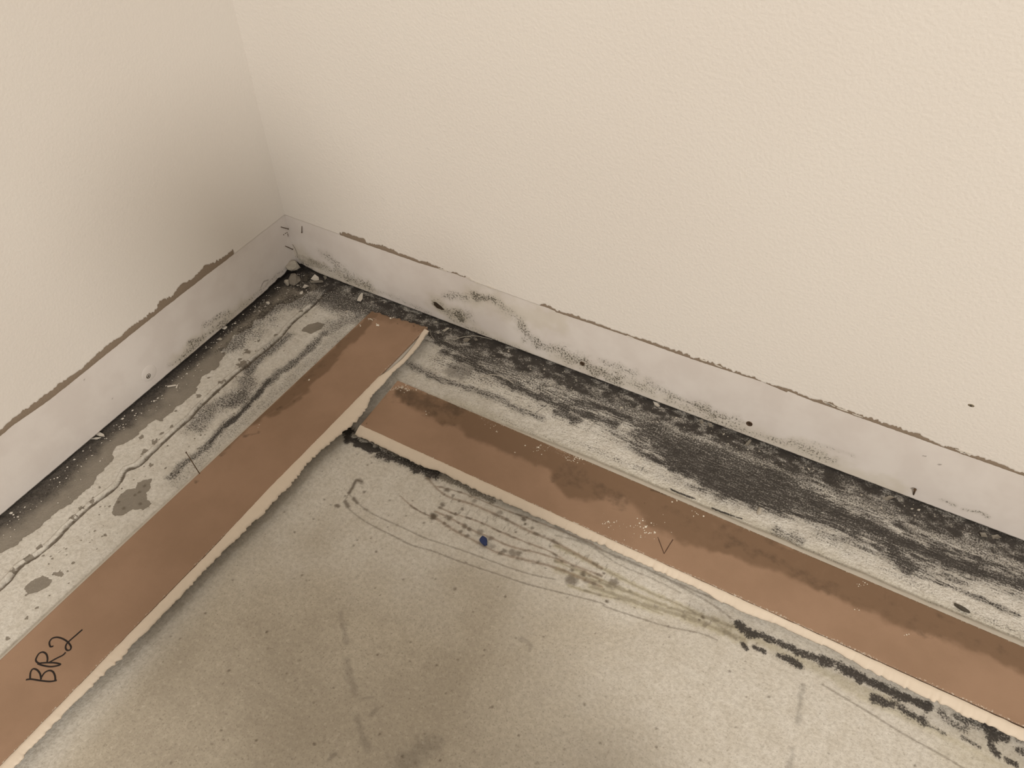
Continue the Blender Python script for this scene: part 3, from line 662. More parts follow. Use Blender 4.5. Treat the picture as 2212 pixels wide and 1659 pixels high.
# ------------------------------------------------------------------ the two loose baseboards
TH = 0.014
class Board:
    """corner points of the upper face: A near-left, B near-right, C far-right, D far-left"""
    def __init__(s, A, B, C, D): s.A, s.B, s.C, s.D = [np.array(p, float) for p in (A, B, C, D)]
    def top(s, u, v):
        u = np.asarray(u)[..., None]; v = np.asarray(v)[..., None]
        return (s.A * (1 - u) + s.D * u) * (1 - v) + (s.B * (1 - u) + s.C * u) * v
    def normal(s):
        n = np.cross(s.B - s.A, s.D - s.A); n /= np.linalg.norm(n); return n if n[2] > 0 else -n
    def hit(s, px, py):
        n = s.normal(); d_ = ray(px, py); t = ((s.A - CAM) @ n) / (d_ @ n); return CAM + t * d_
    def uv(s, p):
        e1, e2 = s.D - s.A, s.B - s.A
        m_ = np.array([[e1 @ e1, e1 @ e2], [e1 @ e2, e2 @ e2]]); r = np.array([(p - s.A) @ e1, (p - s.A) @ e2])
        return np.linalg.solve(m_, r)
    def lw(s, p):
        u, v = s.uv(p); return np.array([u * np.linalg.norm(s.D - s.A), v * np.linalg.norm(s.B - s.A)])
    def build(s, name, stains, endrag, parent, chamfer_v=1):
        Lg, Wd = np.linalg.norm(s.D - s.A), np.linalg.norm(s.B - s.A)
        us = np.linspace(0, Lg, int(Lg / 0.0022)); vs = np.concatenate([[0, 0.0006], np.linspace(0.002, Wd - 0.002, int(Wd / 0.002)), [Wd - 0.0006, Wd]])
        c = Canvas(us, vs, ['stain', 'dark', 'dust', 'pale']); stains(c)
        Uu, Vv = c.U / Lg, c.V / Wd
        P = s.top(Uu, Vv)
        n = s.normal(); er = endrag(c.V, Lg)        # shift of the ends along the board
        P = P + ((s.D - s.A) / Lg) * (er[..., None] * sstep(0.5, 1.0, Uu)[..., None])
        P[0, :] -= n * 0.0006; P[-1, :] -= n * 0.0006; P[:, 0] -= n * 0.0005; P[:, -1] -= n * 0.0005
        ny_, nx_ = c.U.shape; ids = np.arange(ny_ * nx_).reshape(ny_, nx_)
        ring = np.concatenate([ids[0, :], ids[1:, -1], ids[-1, -2::-1], ids[-2:0, 0]])
        Pf = P.reshape(-1, 3); N = len(Pf)
        ix = np.isin(ring, ids[-1, :])
        low = Pf[ring] - n * TH; low[ix] -= (s.B - s.A) / Wd * 0.004 * 1.0
        K = len(ring); k = np.arange(K); k2 = (k + 1) % K
        q1 = np.stack([ring[k], N + k, N + k2, ring[k2]], 1)
        # underside: pair the ring front and back along the board
        bot = []
        f_ = N + np.arange(nx_); bk = N + (nx_ - 1) + (ny_ - 1) + np.arange(nx_)[::-1]
        for i in range(nx_ - 1): bot.append((f_[i], f_[i + 1], bk[i + 1], bk[i]))
        o = grid_mesh(name, Pf, ny_, nx_, M_MDF, parent, {'stain_a': (c.m['stain'], c.m['dark'], c.m['dust'], c.m['pale'])}, (low, np.vstack([q1, np.array(bot)])), smooth=False)
        return o
    def ribbon(s, name, px, w, mat, parent, lift=0.0003, n=8):
        pts = smooth_line([s.hit(x, y) + s.normal() * lift for x, y in px], n)
        v, f = tube(pts, w, 8, squash=s.normal()); return pymesh(name, v, f, mat, parent, True)

def empty(name, loc):
    o = bpy.data.objects.new(name, None); COL.objects.link(o); o.location = loc; return o

def line_fit(pts, z):
    P = np.array([at(x, y, 2, z) for x, y in pts]); return P
# board one, along the left wall: left edge on the slab, right edge tilted up a little
RISE = 0.007
zl_, zr_ = TH, TH + RISE
pl = line_fit([(0, 1425), (240, 1200), (394, 1055), (606, 856), (775, 698)], zl_); pr = line_fit([(5, 1650), (445, 1200), (583, 1053), (880, 752)], zr_)
kl = np.polyfit(pl[:, 1], pl[:, 0], 1); kr = np.polyfit(pr[:, 1], pr[:, 0], 1)
def bl(y): return np.array([np.polyval(kl, y), y, zl_])
def brr(y): return np.array([np.polyval(kr, y), y, zr_])
yl = at(803, 671, 2, zl_)[1]; yr = at(921, 706, 2, zr_)[1]
B1 = Board(bl(-1.15), brr(-1.15), brr(yr), bl(yl))
def stains1(c):
    q = lambda p: np.array([B1.lw(B1.hit(x, y)) for x, y in p])
    bd = z2([(1400, 1150), (1290, 1290), (1180, 1400), (1100, 1480), (980, 1600)]) + z380([(1700, 250), (1550, 430), (1400, 580), (1200, 760), (1050, 860), (850, 970), (700, 1090), (600, 1180), (430, 1330)])
    edge = [(800, 665), (785, 690), (700, 768), (606, 856), (500, 955), (470, 985)]
    c.poly('stain', q(bd + edge[::-1]), 0.95, 0.007, 0.006, 60)
    c.stroke('stain', q(z2([(1350, 1130), (1420, 1170), (1550, 1190), (1700, 1250), (1820, 1290)])), 0.012, 0.55, soft=0.9, rag=0.8, sc=60)
    c.stroke('stain', q(z380([(1250, 720), (1100, 850), (900, 960)])), 0.006, 0.8, soft=0.9, rag=0.8, sc=80)
    c.stroke('dark', q(z380([(1700, 130), (1500, 380), (1300, 560), (1100, 760)])), 0.008, 0.42, soft=0.9, rag=0.8, sc=60)
    for p in ([(1095, 845)], [(650, 1160), (760, 1140)], [(440, 1335)], [(960, 910)]): c.stroke('dark', q(z380(p + [(p[-1][0] + 30, p[-1][1] - 20)])), 0.004, 0.6, soft=0.9, rag=0.8, sc=90)
    for x, y in z2([(1580, 1238)]): c.blob('dark', B1.lw(B1.hit(x, y)), 0.0018, 1.0, .4, .4)
    for p in ([(1720, 1265), (1730, 1275)], [(1765, 1315), (1775, 1310)]): c.stroke('dark', q(z2(p)), 0.0014, 0.9, soft=.5, rag=.5)
    c.blob('dark', B1.lw(B1.hit(424, 1040)), 0.004, 0.6, .8, .5)
    c.stroke('dust', q(z2([(1320, 1190), (1370, 1195)])), 0.003, 0.5, soft=.8, rag=.9)
    c.stroke('dust', np.array([[0.0, c.vs[-1] - 0.001], [c.us[-1], c.vs[-1] - 0.001]]), 0.0018, 0.45, soft=.9, rag=.8, sc=60)
t1 = empty('loose_baseboard', (0.245, -0.6, 0)); t1i = Matrix.Translation((-0.245, 0.6, 0))
def local(objs, inv):
    for o in objs: o.matrix_parent_inverse = inv
b1 = B1.build('board', stains1, lambda v, Lg: (fbm(v * 130, v * 0, 12, 3) - .5) * 0.006, t1)
n1 = B1.normal()

def fringe(Bd, inner, outer, parent, drop, name='caulk_fringe', amp=0.004, sc=55, seed=0, thick=0.0016, rag2=0.0016, bite=0.0028):
    """the torn caulk and paint that sticks out along the upper edge of the board; inner/outer = (length, offset across) lists"""
    Lg, Wd = np.linalg.norm(Bd.D - Bd.A), np.linalg.norm(Bd.B - Bd.A); e1 = (Bd.D - Bd.A) / Lg; e2 = (Bd.B - Bd.A) / Wd; n = Bd.normal()
    ls = np.arange(0, Lg + (outer[-1][0] - Lg), 0.0013)
    oi = np.interp(ls, [a for a, b_ in inner], [b_ for a, b_ in inner]); oo = np.interp(ls, [a for a, b_ in outer], [b_ for a, b_ in outer])
    oo = oo + (fbm(ls * sc, ls * 0, 120 + seed, 3) - .5) * amp * 1.6 + (fbm(ls * 260, ls * 0, 130 + seed, 2) - .5) * rag2
    saw = ((((ls * 24 + 5 * fbm(ls * 9, ls * 0, 140 + seed, 2)) % 1.0)) - 0.5) * amp * 1.5 * (vnoise(ls * 6, ls * 0, 141 + seed) + .2)
    oo = oo + (vnoise(ls * 330, ls * 0, 134 + seed) - .5) * bite * (0.2 + 1.6 * vnoise(ls * 18, ls * 0, 135 + seed))
    oo = np.maximum(oo + saw, oi + 0.003)
    oi = oi + (fbm(ls * 120, ls * 0, 150 + seed, 2) - .5) * 0.0008
    ev = fbm(ls * 30, ls * 0, 160 + seed, 3)
    base = Bd.A + np.outer(ls, e1)
    prof = [(0.0, 0.0003), (0.04, 0.0010), (0.35, 0.0010), (0.8, 0.0002), (1.0, -0.0010), (0.97, -0.0026), (0.6, -0.0026), (0.25, -0.0030), (0.0, -0.0034)]
    rows = []
    for k, h in prof:
        off = oi * (1 - k) + oo * k
        rows.append(base + np.outer(off, e2) + np.outer(h - drop * k * (0.6 + 0.8 * ev), n))
    return grid_mesh(name, np.vstack(rows), len(rows), len(ls), M_CAULK, parent)
Wd1 = np.linalg.norm(B1.B - B1.A); Lg1 = np.linalg.norm(B1.D - B1.A)
def lwl(Bd, pts, dv=0.0): return sorted([tuple(Bd.lw(Bd.hit(x, y)) + np.array([0, dv])) for x, y in pts])
in1 = [(0, Wd1)] + lwl(B1, [(5, 1650), (445, 1200), (583, 1053), (700, 935), (817, 815), (840, 800), (870, 775), (895, 745), (905, 728), (917, 710)])
ou1 = [(0, Wd1 + 0.013)] + lwl(B1, [(35, 1650), (145, 1530), (255, 1425), (380, 1295), (472, 1200), (560, 1115), (620, 1053), (665, 1000), (700, 965), (738, 935), (775, 903), (795, 875), (805, 850), (828, 830), (850, 802), (872, 782), (900, 752), (927, 714)])
fr1 = fringe(B1, in1, ou1, t1, 0.0, seed=1, amp=0.0013)
# painted side face below the fringe at the far end, and the thin lip of floor paint along the other edge
def side_face(Bd, u0, u1, off, parent, name='painted_edge', h=TH, mat=M_EDGE):
    Lg = np.linalg.norm(Bd.D - Bd.A); e1 = (Bd.D - Bd.A) / Lg; e2 = (Bd.B - Bd.A); Wd = np.linalg.norm(e2); e2 = e2 / Wd; n = Bd.normal()
    ls = np.linspace(u0, u1, int((u1 - u0) / 0.003)); base = Bd.A + np.outer(ls, e1)
    rows = [base + np.outer(Wd + np.full(len(ls), a) + (fbm(ls * 90, ls * 0, 170, 2) - .5) * 0.0006, e2) + n * b_ for a, b_ in ((0.0003, -0.0030), (off, -0.0036), (off + 0.0006, -0.0055), (off - 0.0005, -h * 0.75), (off - 0.003, -h + 0.0003), (-0.002, -h + 0.0004))]
    # closing end caps come from the neighbouring board body
    return grid_mesh(name, np.vstack(rows), len(rows), len(ls), mat, parent)
side1 = side_face(B1, 0.0, Lg1 - 0.001, 0.005, t1)
def lip(Bd, u0, u1, v_off, wdt, parent, u_fade, seed=0):
    Lg = np.linalg.norm(Bd.D - Bd.A); e1 = (Bd.D - Bd.A) / Lg; e2 = (Bd.B - Bd.A) / np.linalg.norm(Bd.B - Bd.A); e2 = e2 * np.array([1, 1, 0]); e2 /= np.linalg.norm(e2)
    ls = np.arange(u0, u1, 0.003); base = Bd.A + np.outer(ls, e1); base[:, 2] = 0
    w_ = wdt * (0.85 + 0.3 * fbm(ls * 25, ls * 0, 180 + seed, 3)) * sstep(u_fade[0], u_fade[1], ls) + 0.0004
    rows = []
    for k, h in ((0.0, TH - 0.0006), (0.35, TH - 0.0013), (0.7, TH - 0.0026), (0.93, TH - 0.0046), (1.0, TH - 0.0070), (1.0, 0.0)):
        rows.append(base - np.outer(v_off + w_ * k, e2) + np.array([0, 0, h]))
    return grid_mesh('paint_lip', np.vstack(rows)[::-1], len(rows), len(ls), M_LIP, parent)
lip1 = lip(B1, 0.0, Lg1 - 0.03, -0.0006, 0.0068, t1, (Lg1 + 0.15, Lg1 - 0.45))
# marker writing
hw = empty('handwriting', (0, 0, 0)); hw.parent = t1; hw['label'] = 'black marker lettering reading BR2'
zb = lambda p: zz(0, 1200, 3.687, p)
for nm, st in (('letter_b', [[(208, 990), (250, 986), (330, 998), (400, 1004), (452, 995)], [(240, 988), (243, 935), (262, 905), (292, 910), (318, 940), (328, 988)], [(328, 975), (355, 935), (392, 917), (422, 927), (438, 960), (441, 1000)]]),
               ('letter_r', [[(300, 862), (340, 876), (400, 886), (450, 880), (482, 868), (440, 856), (380, 854), (320, 858)], [(318, 862), (295, 850), (286, 828), (308, 785), (340, 770), (368, 785), (379, 820), (374, 858)], [(385, 856), (410, 842), (460, 815), (500, 795), (523, 772)]]),
               ('digit_2', [[(425, 722), (402, 726), (394, 692), (415, 662), (455, 652), (500, 664), (540, 690), (565, 725), (560, 750), (538, 756), (523, 738), (530, 706), (560, 675), (600, 640), (656, 591)]])):
    ms = []
    for s_ in st:
        pts = smooth_line([B1.hit(x, y) + n1 * 0.0003 for x, y in zb(s_)], 8)
        ms.append(tube(pts, 0.00095, 8, squash=n1))
    v, f = join(*ms); pymesh(nm, v, f, M_INK, hw, True)
# brad nail standing out of the left edge of board one
nb = B1.hit(431, 1023); d_ = ray(402, 977)
tt = (nb + np.array([-0.003, 0.004, 0.026]) - CAM) @ d_ / (d_ @ d_); ntip = CAM + tt * d_
v, f = join(tube([nb - (ntip - nb) * 0.12, nb, nb * 0.3 + ntip * 0.7, ntip], [0.00075, 0.00075, 0.0007, 0.0005], 8), lathe(ntip, ntip - nb, [(0.0012, -0.0004), (0.0013, 0.0002), (0.0006, 0.0006)], 10))
tag(pymesh('brad_nail', v, f, M_RUST, t1, True), 'thin rusty brad nail poking up from the edge')
tag(t1, 'brown-backed baseboard lying face down by the left wall with BR2 in marker', 'baseboard', 'removed baseboards', 'thing')

# board two, along the right wall
pu = line_fit([(1012, 885), (1123, 936), (1336, 1023), (1471, 1080), (1607, 1140), (1800, 1224), (1931, 1280), (2212, 1394)], TH); plw = line_fit([(773, 923), (979, 1010), (1200, 1108), (1471, 1225), (1800, 1385), (2117, 1532), (2212, 1570)], TH)
ku = np.polyfit(pu[:, 0], pu[:, 1], 1); kw = np.polyfit(plw[:, 0], plw[:, 1], 1)
pa = at(775, 922, 2, TH); pd = at(846, 836, 2, TH)
# A = far-left of upper edge ... run from the cut end to the right, v from the upper edge down to the fringe
A2 = np.array([pd[0], np.polyval(ku, pd[0]), TH]); B2_ = np.array([pa[0], np.polyval(kw, pa[0]), TH])
X2 = 1.75
B2 = Board(A2, B2_, [X2, np.polyval(kw, X2), TH], [X2, np.polyval(ku, X2), TH])
def stains2(c):
    q = lambda p: np.array([B2.lw(B2.hit(x, y)) for x, y in p])
    zs = lambda p: zz(1700, 1150, 4.32, p)
    bd = [(848, 845), (862, 870)] + z3([(800, 1230), (950, 1310), (1050, 1340), (1130, 1400), (1300, 1470)]) + z12([(-60, 240), (0, 360), (100, 460), (250, 515), (400, 500), (540, 470), (650, 560), (720, 690), (900, 750), (1050, 850), (1250, 920), (1400, 940), (1500, 1000), (1700, 1050)]) + \
        zs([(0, 430), (200, 500), (400, 600), (600, 700), (850, 780), (1000, 870), (1150, 940), (1400, 1000), (1600, 1060), (1750, 1150), (1950, 1220), (2212, 1330), (2600, 1520)])
    up = [(2300, 1425), (2212, 1386), (1931, 1272), (1607, 1132), (1336, 1015), (1123, 928), (1012, 877), (852, 836)]
    c.poly('stain', q(bd + up), 0.85, 0.010, 0.008, 45)
    D_ = lambda p, r, v: c.stroke('dark', q(p), r, v, soft=0.9, rag=0.9, sc=60)
    D_(z3([(600, 1080), (760, 1120), (920, 1180), (1050, 1190)]), 0.016, 0.70); D_(z3([(760, 1230), (930, 1300), (1050, 1330)]), 0.006, 0.45)
    D_(z12([(100, 250), (280, 350), (420, 460), (480, 490)]), 0.016, 0.55); D_(z12([(40, 310), (200, 380)]), 0.012, 0.5); D_(z12([(850, 570), (1000, 590), (1050, 640)]), 0.008, 0.45); D_(z12([(900, 680), (1100, 700)]), 0.012, 0.4)
    D_(z12([(1260, 760), (1300, 710), (1400, 700), (1470, 740)]), 0.006, 0.45); D_(z12([(1300, 780), (1500, 850), (1700, 930), (1900, 1050), (2100, 1150), (2212, 1200)]), 0.012, 0.5); D_(z12([(1700, 820), (1850, 870)]), 0.01, 0.45)
    D_(zs([(100, 370), (400, 560), (700, 680), (1000, 800), (1300, 960), (1500, 1000)]), 0.009, 0.42); D_(zs([(900, 600), (1200, 800), (1500, 920), (1800, 1040), (2212, 1200)]), 0.010, 0.42); D_(zs([(1400, 760), (1560, 850)]), 0.006, 0.45)
    D_(z12([(760, 400), (890, 440)]), 0.0015, 0.9)
    c.blob('dark', B2.lw(B2.hit(793, 915)), 0.0014, 1, .4, .4); c.blob('dark', B2.lw(B2.hit(1393, 1088)), 0.001, 1, .4, .4)
    U_ = lambda p, r, v: c.stroke('dust', q(p), r, v, soft=0.9, rag=0.9, sc=90)
    U_(z3([(540, 1040), (600, 1020), (660, 1030)]), 0.004, 0.5); U_(z3([(1230, 1250), (1370, 1340)]), 0.004, 0.36); U_(z3([(1680, 1490), (1780, 1510), (1900, 1560), (2030, 1600)]), 0.005, 0.36)
    U_(z12([(20, 80), (120, 130), (210, 180)]), 0.003, 0.4); U_(z12([(380, 640), (560, 690), (700, 720), (800, 760)]), 0.014, 0.22)
    c.stroke('dust', np.array([[0.0, c.vs[-1] - 0.0008], [c.us[-1], c.vs[-1] - 0.0008]]), 0.0022, 0.5, soft=.9, rag=.8, sc=60)
    c.stroke('dust', np.array([[0.0, 0.0006], [c.us[-1], 0.0006]]), 0.0013, 0.5, soft=.9, rag=.8, sc=60)
    c.stroke('dust', np.array([[0.0, 0.0], [0.0, c.vs[-1]]]), 0.0011, 0.5, soft=.9, rag=.8, sc=60)
t2 = empty('loose_baseboard', (1.0, -0.22, 0))
b2 = B2.build('board', stains2, lambda v, Lg: v * 0, t2)
n2 = B2.normal(); Lg2 = np.linalg.norm(B2.D - B2.A); Wd2 = np.linalg.norm(B2.B - B2.A)
in2 = [(-0.01, Wd2 - 0.0014), (Lg2, Wd2 - 0.0014)]
ou2 = lwl(B2, [(775, 938), (840, 968), (917, 1004), (945, 1010), (1000, 1040), (1100, 1085), (1200, 1128), (1300, 1172), (1401, 1219), (1500, 1262), (1607, 1318), (1700, 1352), (1812, 1404), (1866, 1436), (1993, 1497), (2080, 1537), (2188, 1585)])
ou2 = ou2 + [(Lg2, ou2[-1][1])]
fr2 = fringe(B2, in2, ou2, t2, 0.0045, seed=7, amp=0.0012, rag2=0.0012, bite=0.0016)
side2 = side_face(B2, 0.0, Lg2, 0.004, t2)
lip2 = lip(B2, 0.02, Lg2, -0.0006, 0.0110, t2, (0.02, 0.35), seed=5)
v, f = join(*[tube(smooth_line([B2.hit(x, y) + n2 * 0.00015 for x, y in z12(p)], 4), [0.0004] * 2 + [0.0006] * (len(smooth_line([B2.hit(x, y) for x, y in z12(p)], 4)) - 2), 6, squash=n2) for p in ([(815, 775), (835, 830), (865, 908)], [(865, 908), (900, 850), (935, 795)])])
tag(pymesh('pencil_mark', v, f, plain('scratch', (0.10, 0.055, 0.035), 0.8), t2, True), 'small pencilled check mark')
tag(t2, 'brown-backed baseboard lying face down by the right wall with dark water stains', 'baseboard', 'removed baseboards', 'thing')
for t_, inv in ((t1, Matrix.Translation((-0.245, 0.6, 0))), (t2, Matrix.Translation((-1.0, 0.22, 0)))):
    for o in t_.children: o.matrix_parent_inverse = inv

# ------------------------------------------------------------------ fixings in the walls
def screw(p, n, r, parent, lab, name='drywall_screw', mat=M_STEEL):
    p = np.array(p); n = np.array(n, float)
    v, f = lathe(p, n, [(r * 0.4, -0.006), (r * 0.45, -0.001), (r, 0.0002), (r, 0.0009), (r * 0.8, 0.0013), (r * 0.72, 0.0008), (r * 0.2, 0.0004)], 18)
    u, w_, _ = frame_of(n)
    s = r * 0.55; bars = []
    for a_, b_ in ((u, w_), (w_, u)):
        c0 = p + n * 0.0009; vv = [c0 + a_ * s * i + b_ * 0.0004 * j + n * k for k in (-0.0004, 0.0004) for i, j in ((-1, -1), (1, -1), (1, 1), (-1, 1))]
        bars.append((vv, [(0, 1, 2, 3), (4, 7, 6, 5), (0, 4, 5, 1), (1, 5, 6, 2), (2, 6, 7, 3), (3, 7, 4, 0)]))
    o = pymesh(name, v, f, mat, parent, True); tag(o, lab)
    v, f = join(*bars); pymesh('recess', v, f, M_HOLE, o)
    return o
NR, NL = (0, -1, 0), (1, 0, 0)
screw(wl([(320, 812)])[0], NL, 0.0042, wall_left, 'dull screw head in the bare band')
v, f = lathe(wl([(322, 806)])[0], NL, [(0.017, -0.0006), (0.013, 0.0002), (0.007, 0.0007), (0.002, 0.0009)], 28, 1.0, 1.0); pymesh('filler_bump', v, f, plain('wall_filler', (0.69, 0.64, 0.60), 0.85, 0.03), wall_left, True)
screw(wr([(1258, 785)])[0], NR, 0.0040, wall_right, 'rusty screw head ringed by mould', mat=M_RUST)
screw(wr([(1619, 915)])[0], NR, 0.0046, wall_right, 'dark rusty screw head', mat=M_RUST)
# oval burnt-looking hole
hc = wr([(947, 661)])[0]
def hole(c, rx, rz, tilt, parent):
    prof = [(1.35, 0.0001), (1.1, 0.0012), (0.9, 0.0004), (0.8, -0.0012)]
    def ring(pr, seed):
        V_ = []
        for r, h in pr:
            for k in range(28):
                a = 2 * math.pi * k / 28; j = 1 + 0.12 * math.sin(3 * a + seed) + 0.07 * math.sin(7 * a)
                x, z = r * j * rx * math.cos(a), r * j * rz * math.sin(a)
                V_.append(c + np.array([x * math.cos(tilt) - z * math.sin(tilt), -h, x * math.sin(tilt) + z * math.cos(tilt)]))
        F_ = [(i * 28 + k, i * 28 + (k + 1) % 28, (i + 1) * 28 + (k + 1) % 28, (i + 1) * 28 + k) for i in range(len(pr) - 1) for k in range(28)]
        return V_, F_
    v, f = ring(prof, 1); o = pymesh('hole_rim', v, f, M_PLAST, parent, True)
    v, f = ring([(0.92, 0.0006), (0.6, 0.0004), (0.3, 0.0003), (0.02, 0.0002)], 1); f.append(tuple(range(84, 112))); pymesh('hole_bottom', v, f, M_HOLE, o, True)
    tag(o, 'ragged oval hole with a dark bottom'); return o
hole(hc, 0.0115, 0.0058, -0.35, wall_right)
def nail(p0, p1, r, parent, lab, name='finish_nail'):
    p0, p1 = np.array(p0), np.array(p1); d_ = p1 - p0
    v, f = join(tube([p0, p0 * .5 + p1 * .5, p1], [r, r, r * 0.9], 8), lathe(p0, -d_, [(r, -0.0002), (r * 1.7, 0.0003), (r * 1.7, 0.0010), (r, 0.0013)], 10))
    return tag(pymesh(name, v, f, M_RUST, parent, True), lab)
off = lambda p, n, h: np.array(p) + np.array(n, float) * h
nail(off(wl(z2([(530, 326)]))[0], NL, 0.0022), off(wl(z2([(470, 310)]))[0], NL, 0.0006), 0.0007, wall_left, 'small rusty nail near the corner, upper one')
nail(off(wl(z2([(572, 520)]))[0], NL, 0.0022), off(wl(z2([(512, 492)]))[0], NL, 0.0006), 0.0007, wall_left, 'small rusty nail near the corner, lower one')
nail(off(wr(z2([(680, 356)]))[0], NR, 0.0022), off(wr(z2([(675, 303)]))[0], NR, 0.0006), 0.0007, wall_right, 'small rusty nail beside the corner')
nail(off(wr(z5([(1200, 1268)]))[0], NR, 0.0040), off(wr(z5([(1180, 1335)]))[0], NR, -0.0006), 0.0012, wall_right, 'thick rusty nail bent down above the floor')
for q in z2([(498, 385), (515, 372), (530, 365), (538, 380), (540, 395)]):     # rust crumbs where a nail tore out
    v, f = lathe(wl([q])[0], NL, [(0.0011, -0.0003), (0.0009, 0.0006), (0.0003, 0.0010)], 7); pymesh('rust_speck', v, f, M_RUST, wall_left)
v, f = lathe(wr([(2098, 875)])[0], NR, [(0.0036, 0.0006), (0.0028, 0.0012), (0.0010, 0.0014)], 10, 1.2, 0.7); tag(pymesh('dark_spot', v, f, plain('spot', (0.20, 0.165, 0.11), 0.9, 0.5, 700), wall_right, True), 'dark speck of dirt on the paint')
v, f = lathe(wr([(2098, 875)])[0], NR, [(0.0016, 0.0009), (0.0013, 0.0016), (0.0004, 0.0018)], 8); pymesh('dark_spot', v, f, M_DARK, wall_right, True)
# loose white curls of paint along the tears
for q in z5([(1625, 918), (1680, 935), (395, 480), (520, 530), (660, 585)]) + z4([(600, 392), (1180, 577), (1300, 622), (2180, 925)]) + z3([(950, 78), (1160, 150), (1320, 215), (1340, 225), (1230, 185)]):
    p = wr([q])[0]; L_, w_ = random.uniform(.004, .009), random.uniform(.0008, .0016); a = -0.02 + random.uniform(-.15, .15)
    e = np.array([math.cos(a), 0, math.sin(a)]); z_ = np.array([0, 0, 1.0])
    vv = [p + e * L_ * s_ + z_ * t_ * w_ * (1 - abs(s_)) + np.array([0, -h, 0]) for h in (0.0012, 0.0024) for s_, t_ in ((-1, 0), (-0.3, -1), (0.5, -.8), (1, 0), (0.4, 1), (-.4, .8))]
    pymesh('paint_curl', vv, [(0, 1, 2, 3, 4, 5), (11, 10, 9, 8, 7, 6)] + [(i, (i + 1) % 6, 6 + (i + 1) % 6, 6 + i) for i in range(6)], M_FLAKE, wall_right)

# ------------------------------------------------------------------ debris on the slab
def pebble(name, px, r, mat, lab, cat, sq=(1, 1, .8), seed=0, amp=0.28, z=0.0, parent=None, group=None, sub=2):
    import bmesh
    bm = bmesh.new(); bmesh.ops.create_icosphere(bm, subdivisions=sub, radius=1.0)
    rs = np.random.RandomState(seed); ph = rs.rand(6) * 6.28
    for v in bm.verts:
        x, y, zc = v.co
        k = 1 + amp * (0.5 * math.sin(2.3 * x + ph[0]) * math.sin(2.9 * y + ph[1]) + 0.5 * math.sin(4.1 * zc + ph[2] + 2 * x) + 0.3 * math.sin(6 * y + ph[3] + 3 * zc))
        v.co = Vector((x * k * sq[0] * r, y * k * sq[1] * r, zc * k * sq[2] * r))
    mz = min(v.co.z for v in bm.verts)
    for v in bm.verts: v.co.z -= mz
    me = bpy.data.meshes.new(name); bm.to_mesh(me); bm.free(); me.materials.append(mat)
    o = link(name, me); p = at(*px, 2, z); o.location = (p[0], p[1], z - 0.0006); o.rotation_euler[2] = rs.rand() * 6.28
    return tag(o, lab, cat, group)
def flake(name, pts, mat, lab, cat, lift=0.0, curl=0.003, th=0.0007, group=None, z=0.0002, seed=0):
    """a thin broken piece: outline given in photograph pixels on the slab, curled up a little"""
    P = flo(pts, z); c = P.mean(0); rs = np.random.RandomState(seed); n = len(P)
    rad = np.linalg.norm(P - c, axis=1).max() + 1e-9; a = rs.rand() * 6.28; dirv = np.array([math.cos(a), math.sin(a)])
    def up(p): s_ = ((p - c)[:2] @ dirv) / rad; return curl * max(0, s_) ** 1.5 + lift
    mids = (P + c) / 2
    V_ = []
    for h in (th, 0.0):
        V_ += [np.array([p[0], p[1], z + up(p) + h]) for p in P] + [np.array([p[0], p[1], z + up(p) + h]) for p in mids] + [np.array([c[0], c[1], z + up(c) + h])]
    k = 2 * n + 1; F_ = []
    for i in range(n):
        j = (i + 1) % n
        F_ += [(i, j, n + j, n + i), (n + i, n + j, 2 * n), (k + j, k + i, k + n + i, k + n + j), (k + n + j, k + n + i, k + 2 * n), (j, i, k + i, k + j)]
    V_ = [v - np.array([c[0], c[1], 0]) for v in V_]
    o = pymesh(name, V_, F_, mat); o.location = (c[0], c[1], 0)
    return tag(o, lab, cat, group)
pebble('plaster_lump', (635, 590), 0.0125, M_PLAST, 'pale rounded plaster lump jammed in the room corner, upper of two', 'plaster', (1, .9, .85), 3, group='plaster lumps in the corner').location.z += 0.0075
pebble('plaster_lump', (637, 612), 0.0120, M_PLASTD, 'darker rounded plaster lump under the pale one in the corner', 'plaster', (1.1, .9, .75), 9, group='plaster lumps in the corner')
pebble('rubble_chunk', (622, 616), 0.0050, M_PLAST, 'small pale chunk leaning left of the corner plaster lumps', 'rubble', (1, 1, 1.2), 14)
pebble('rubble_chunk', (661, 607), 0.0065, M_DARK, 'dark grey chunk right of the corner plaster lumps', 'rubble', (1, .8, .7), 21)
flake('plaster_flake', z2([(760, 820), (800, 785), (835, 800), (840, 825), (800, 835)]), M_FLAKE, 'pale triangular flake in the black corner by the right wall', 'flake', seed=1, lift=0.002)
flake('wood_sliver', z2([(750, 838), (870, 832), (880, 845), (760, 852)]), M_PLASTD, 'thin grey sliver lying across the black corner', 'sliver', seed=2, lift=0.001, curl=0.001, th=0.002)
flake('plaster_flake', z2([(880, 800), (905, 785), (915, 810), (895, 825)]), M_PLASTD, 'small grey flake against the right wall near the crack', 'flake', seed=3, lift=0.002)
flake('plaster_flake', z2([(680, 895), (700, 865), (730, 875), (740, 890), (700, 905)]), M_FLAKE, 'pale angular flake in front of the corner lumps', 'flake', seed=4, lift=0.001)
pebble('plaster_crumb', zz(500, 420, 4.424, [(670, 944)])[0], 0.0034, M_FLAKE, 'round pale crumb between the corner lumps and the crack', 'crumb', (1.2, .8, .6), 5)
pebble('plaster_crumb', zz(500, 420, 4.424, [(352, 1045)])[0], 0.0034, M_FLAKE, 'pale crumb on the dark strip near the left wall corner', 'crumb', (1, .9, .7), 6)
flake('paint_chip', z2([(1200, 1020), (1215, 985), (1240, 950), (1258, 950), (1255, 1010), (1235, 1030)]), M_FLAKE, 'upright pale chip between the left baseboard end and the right wall', 'flake', seed=7, curl=0.006, lift=0.001)
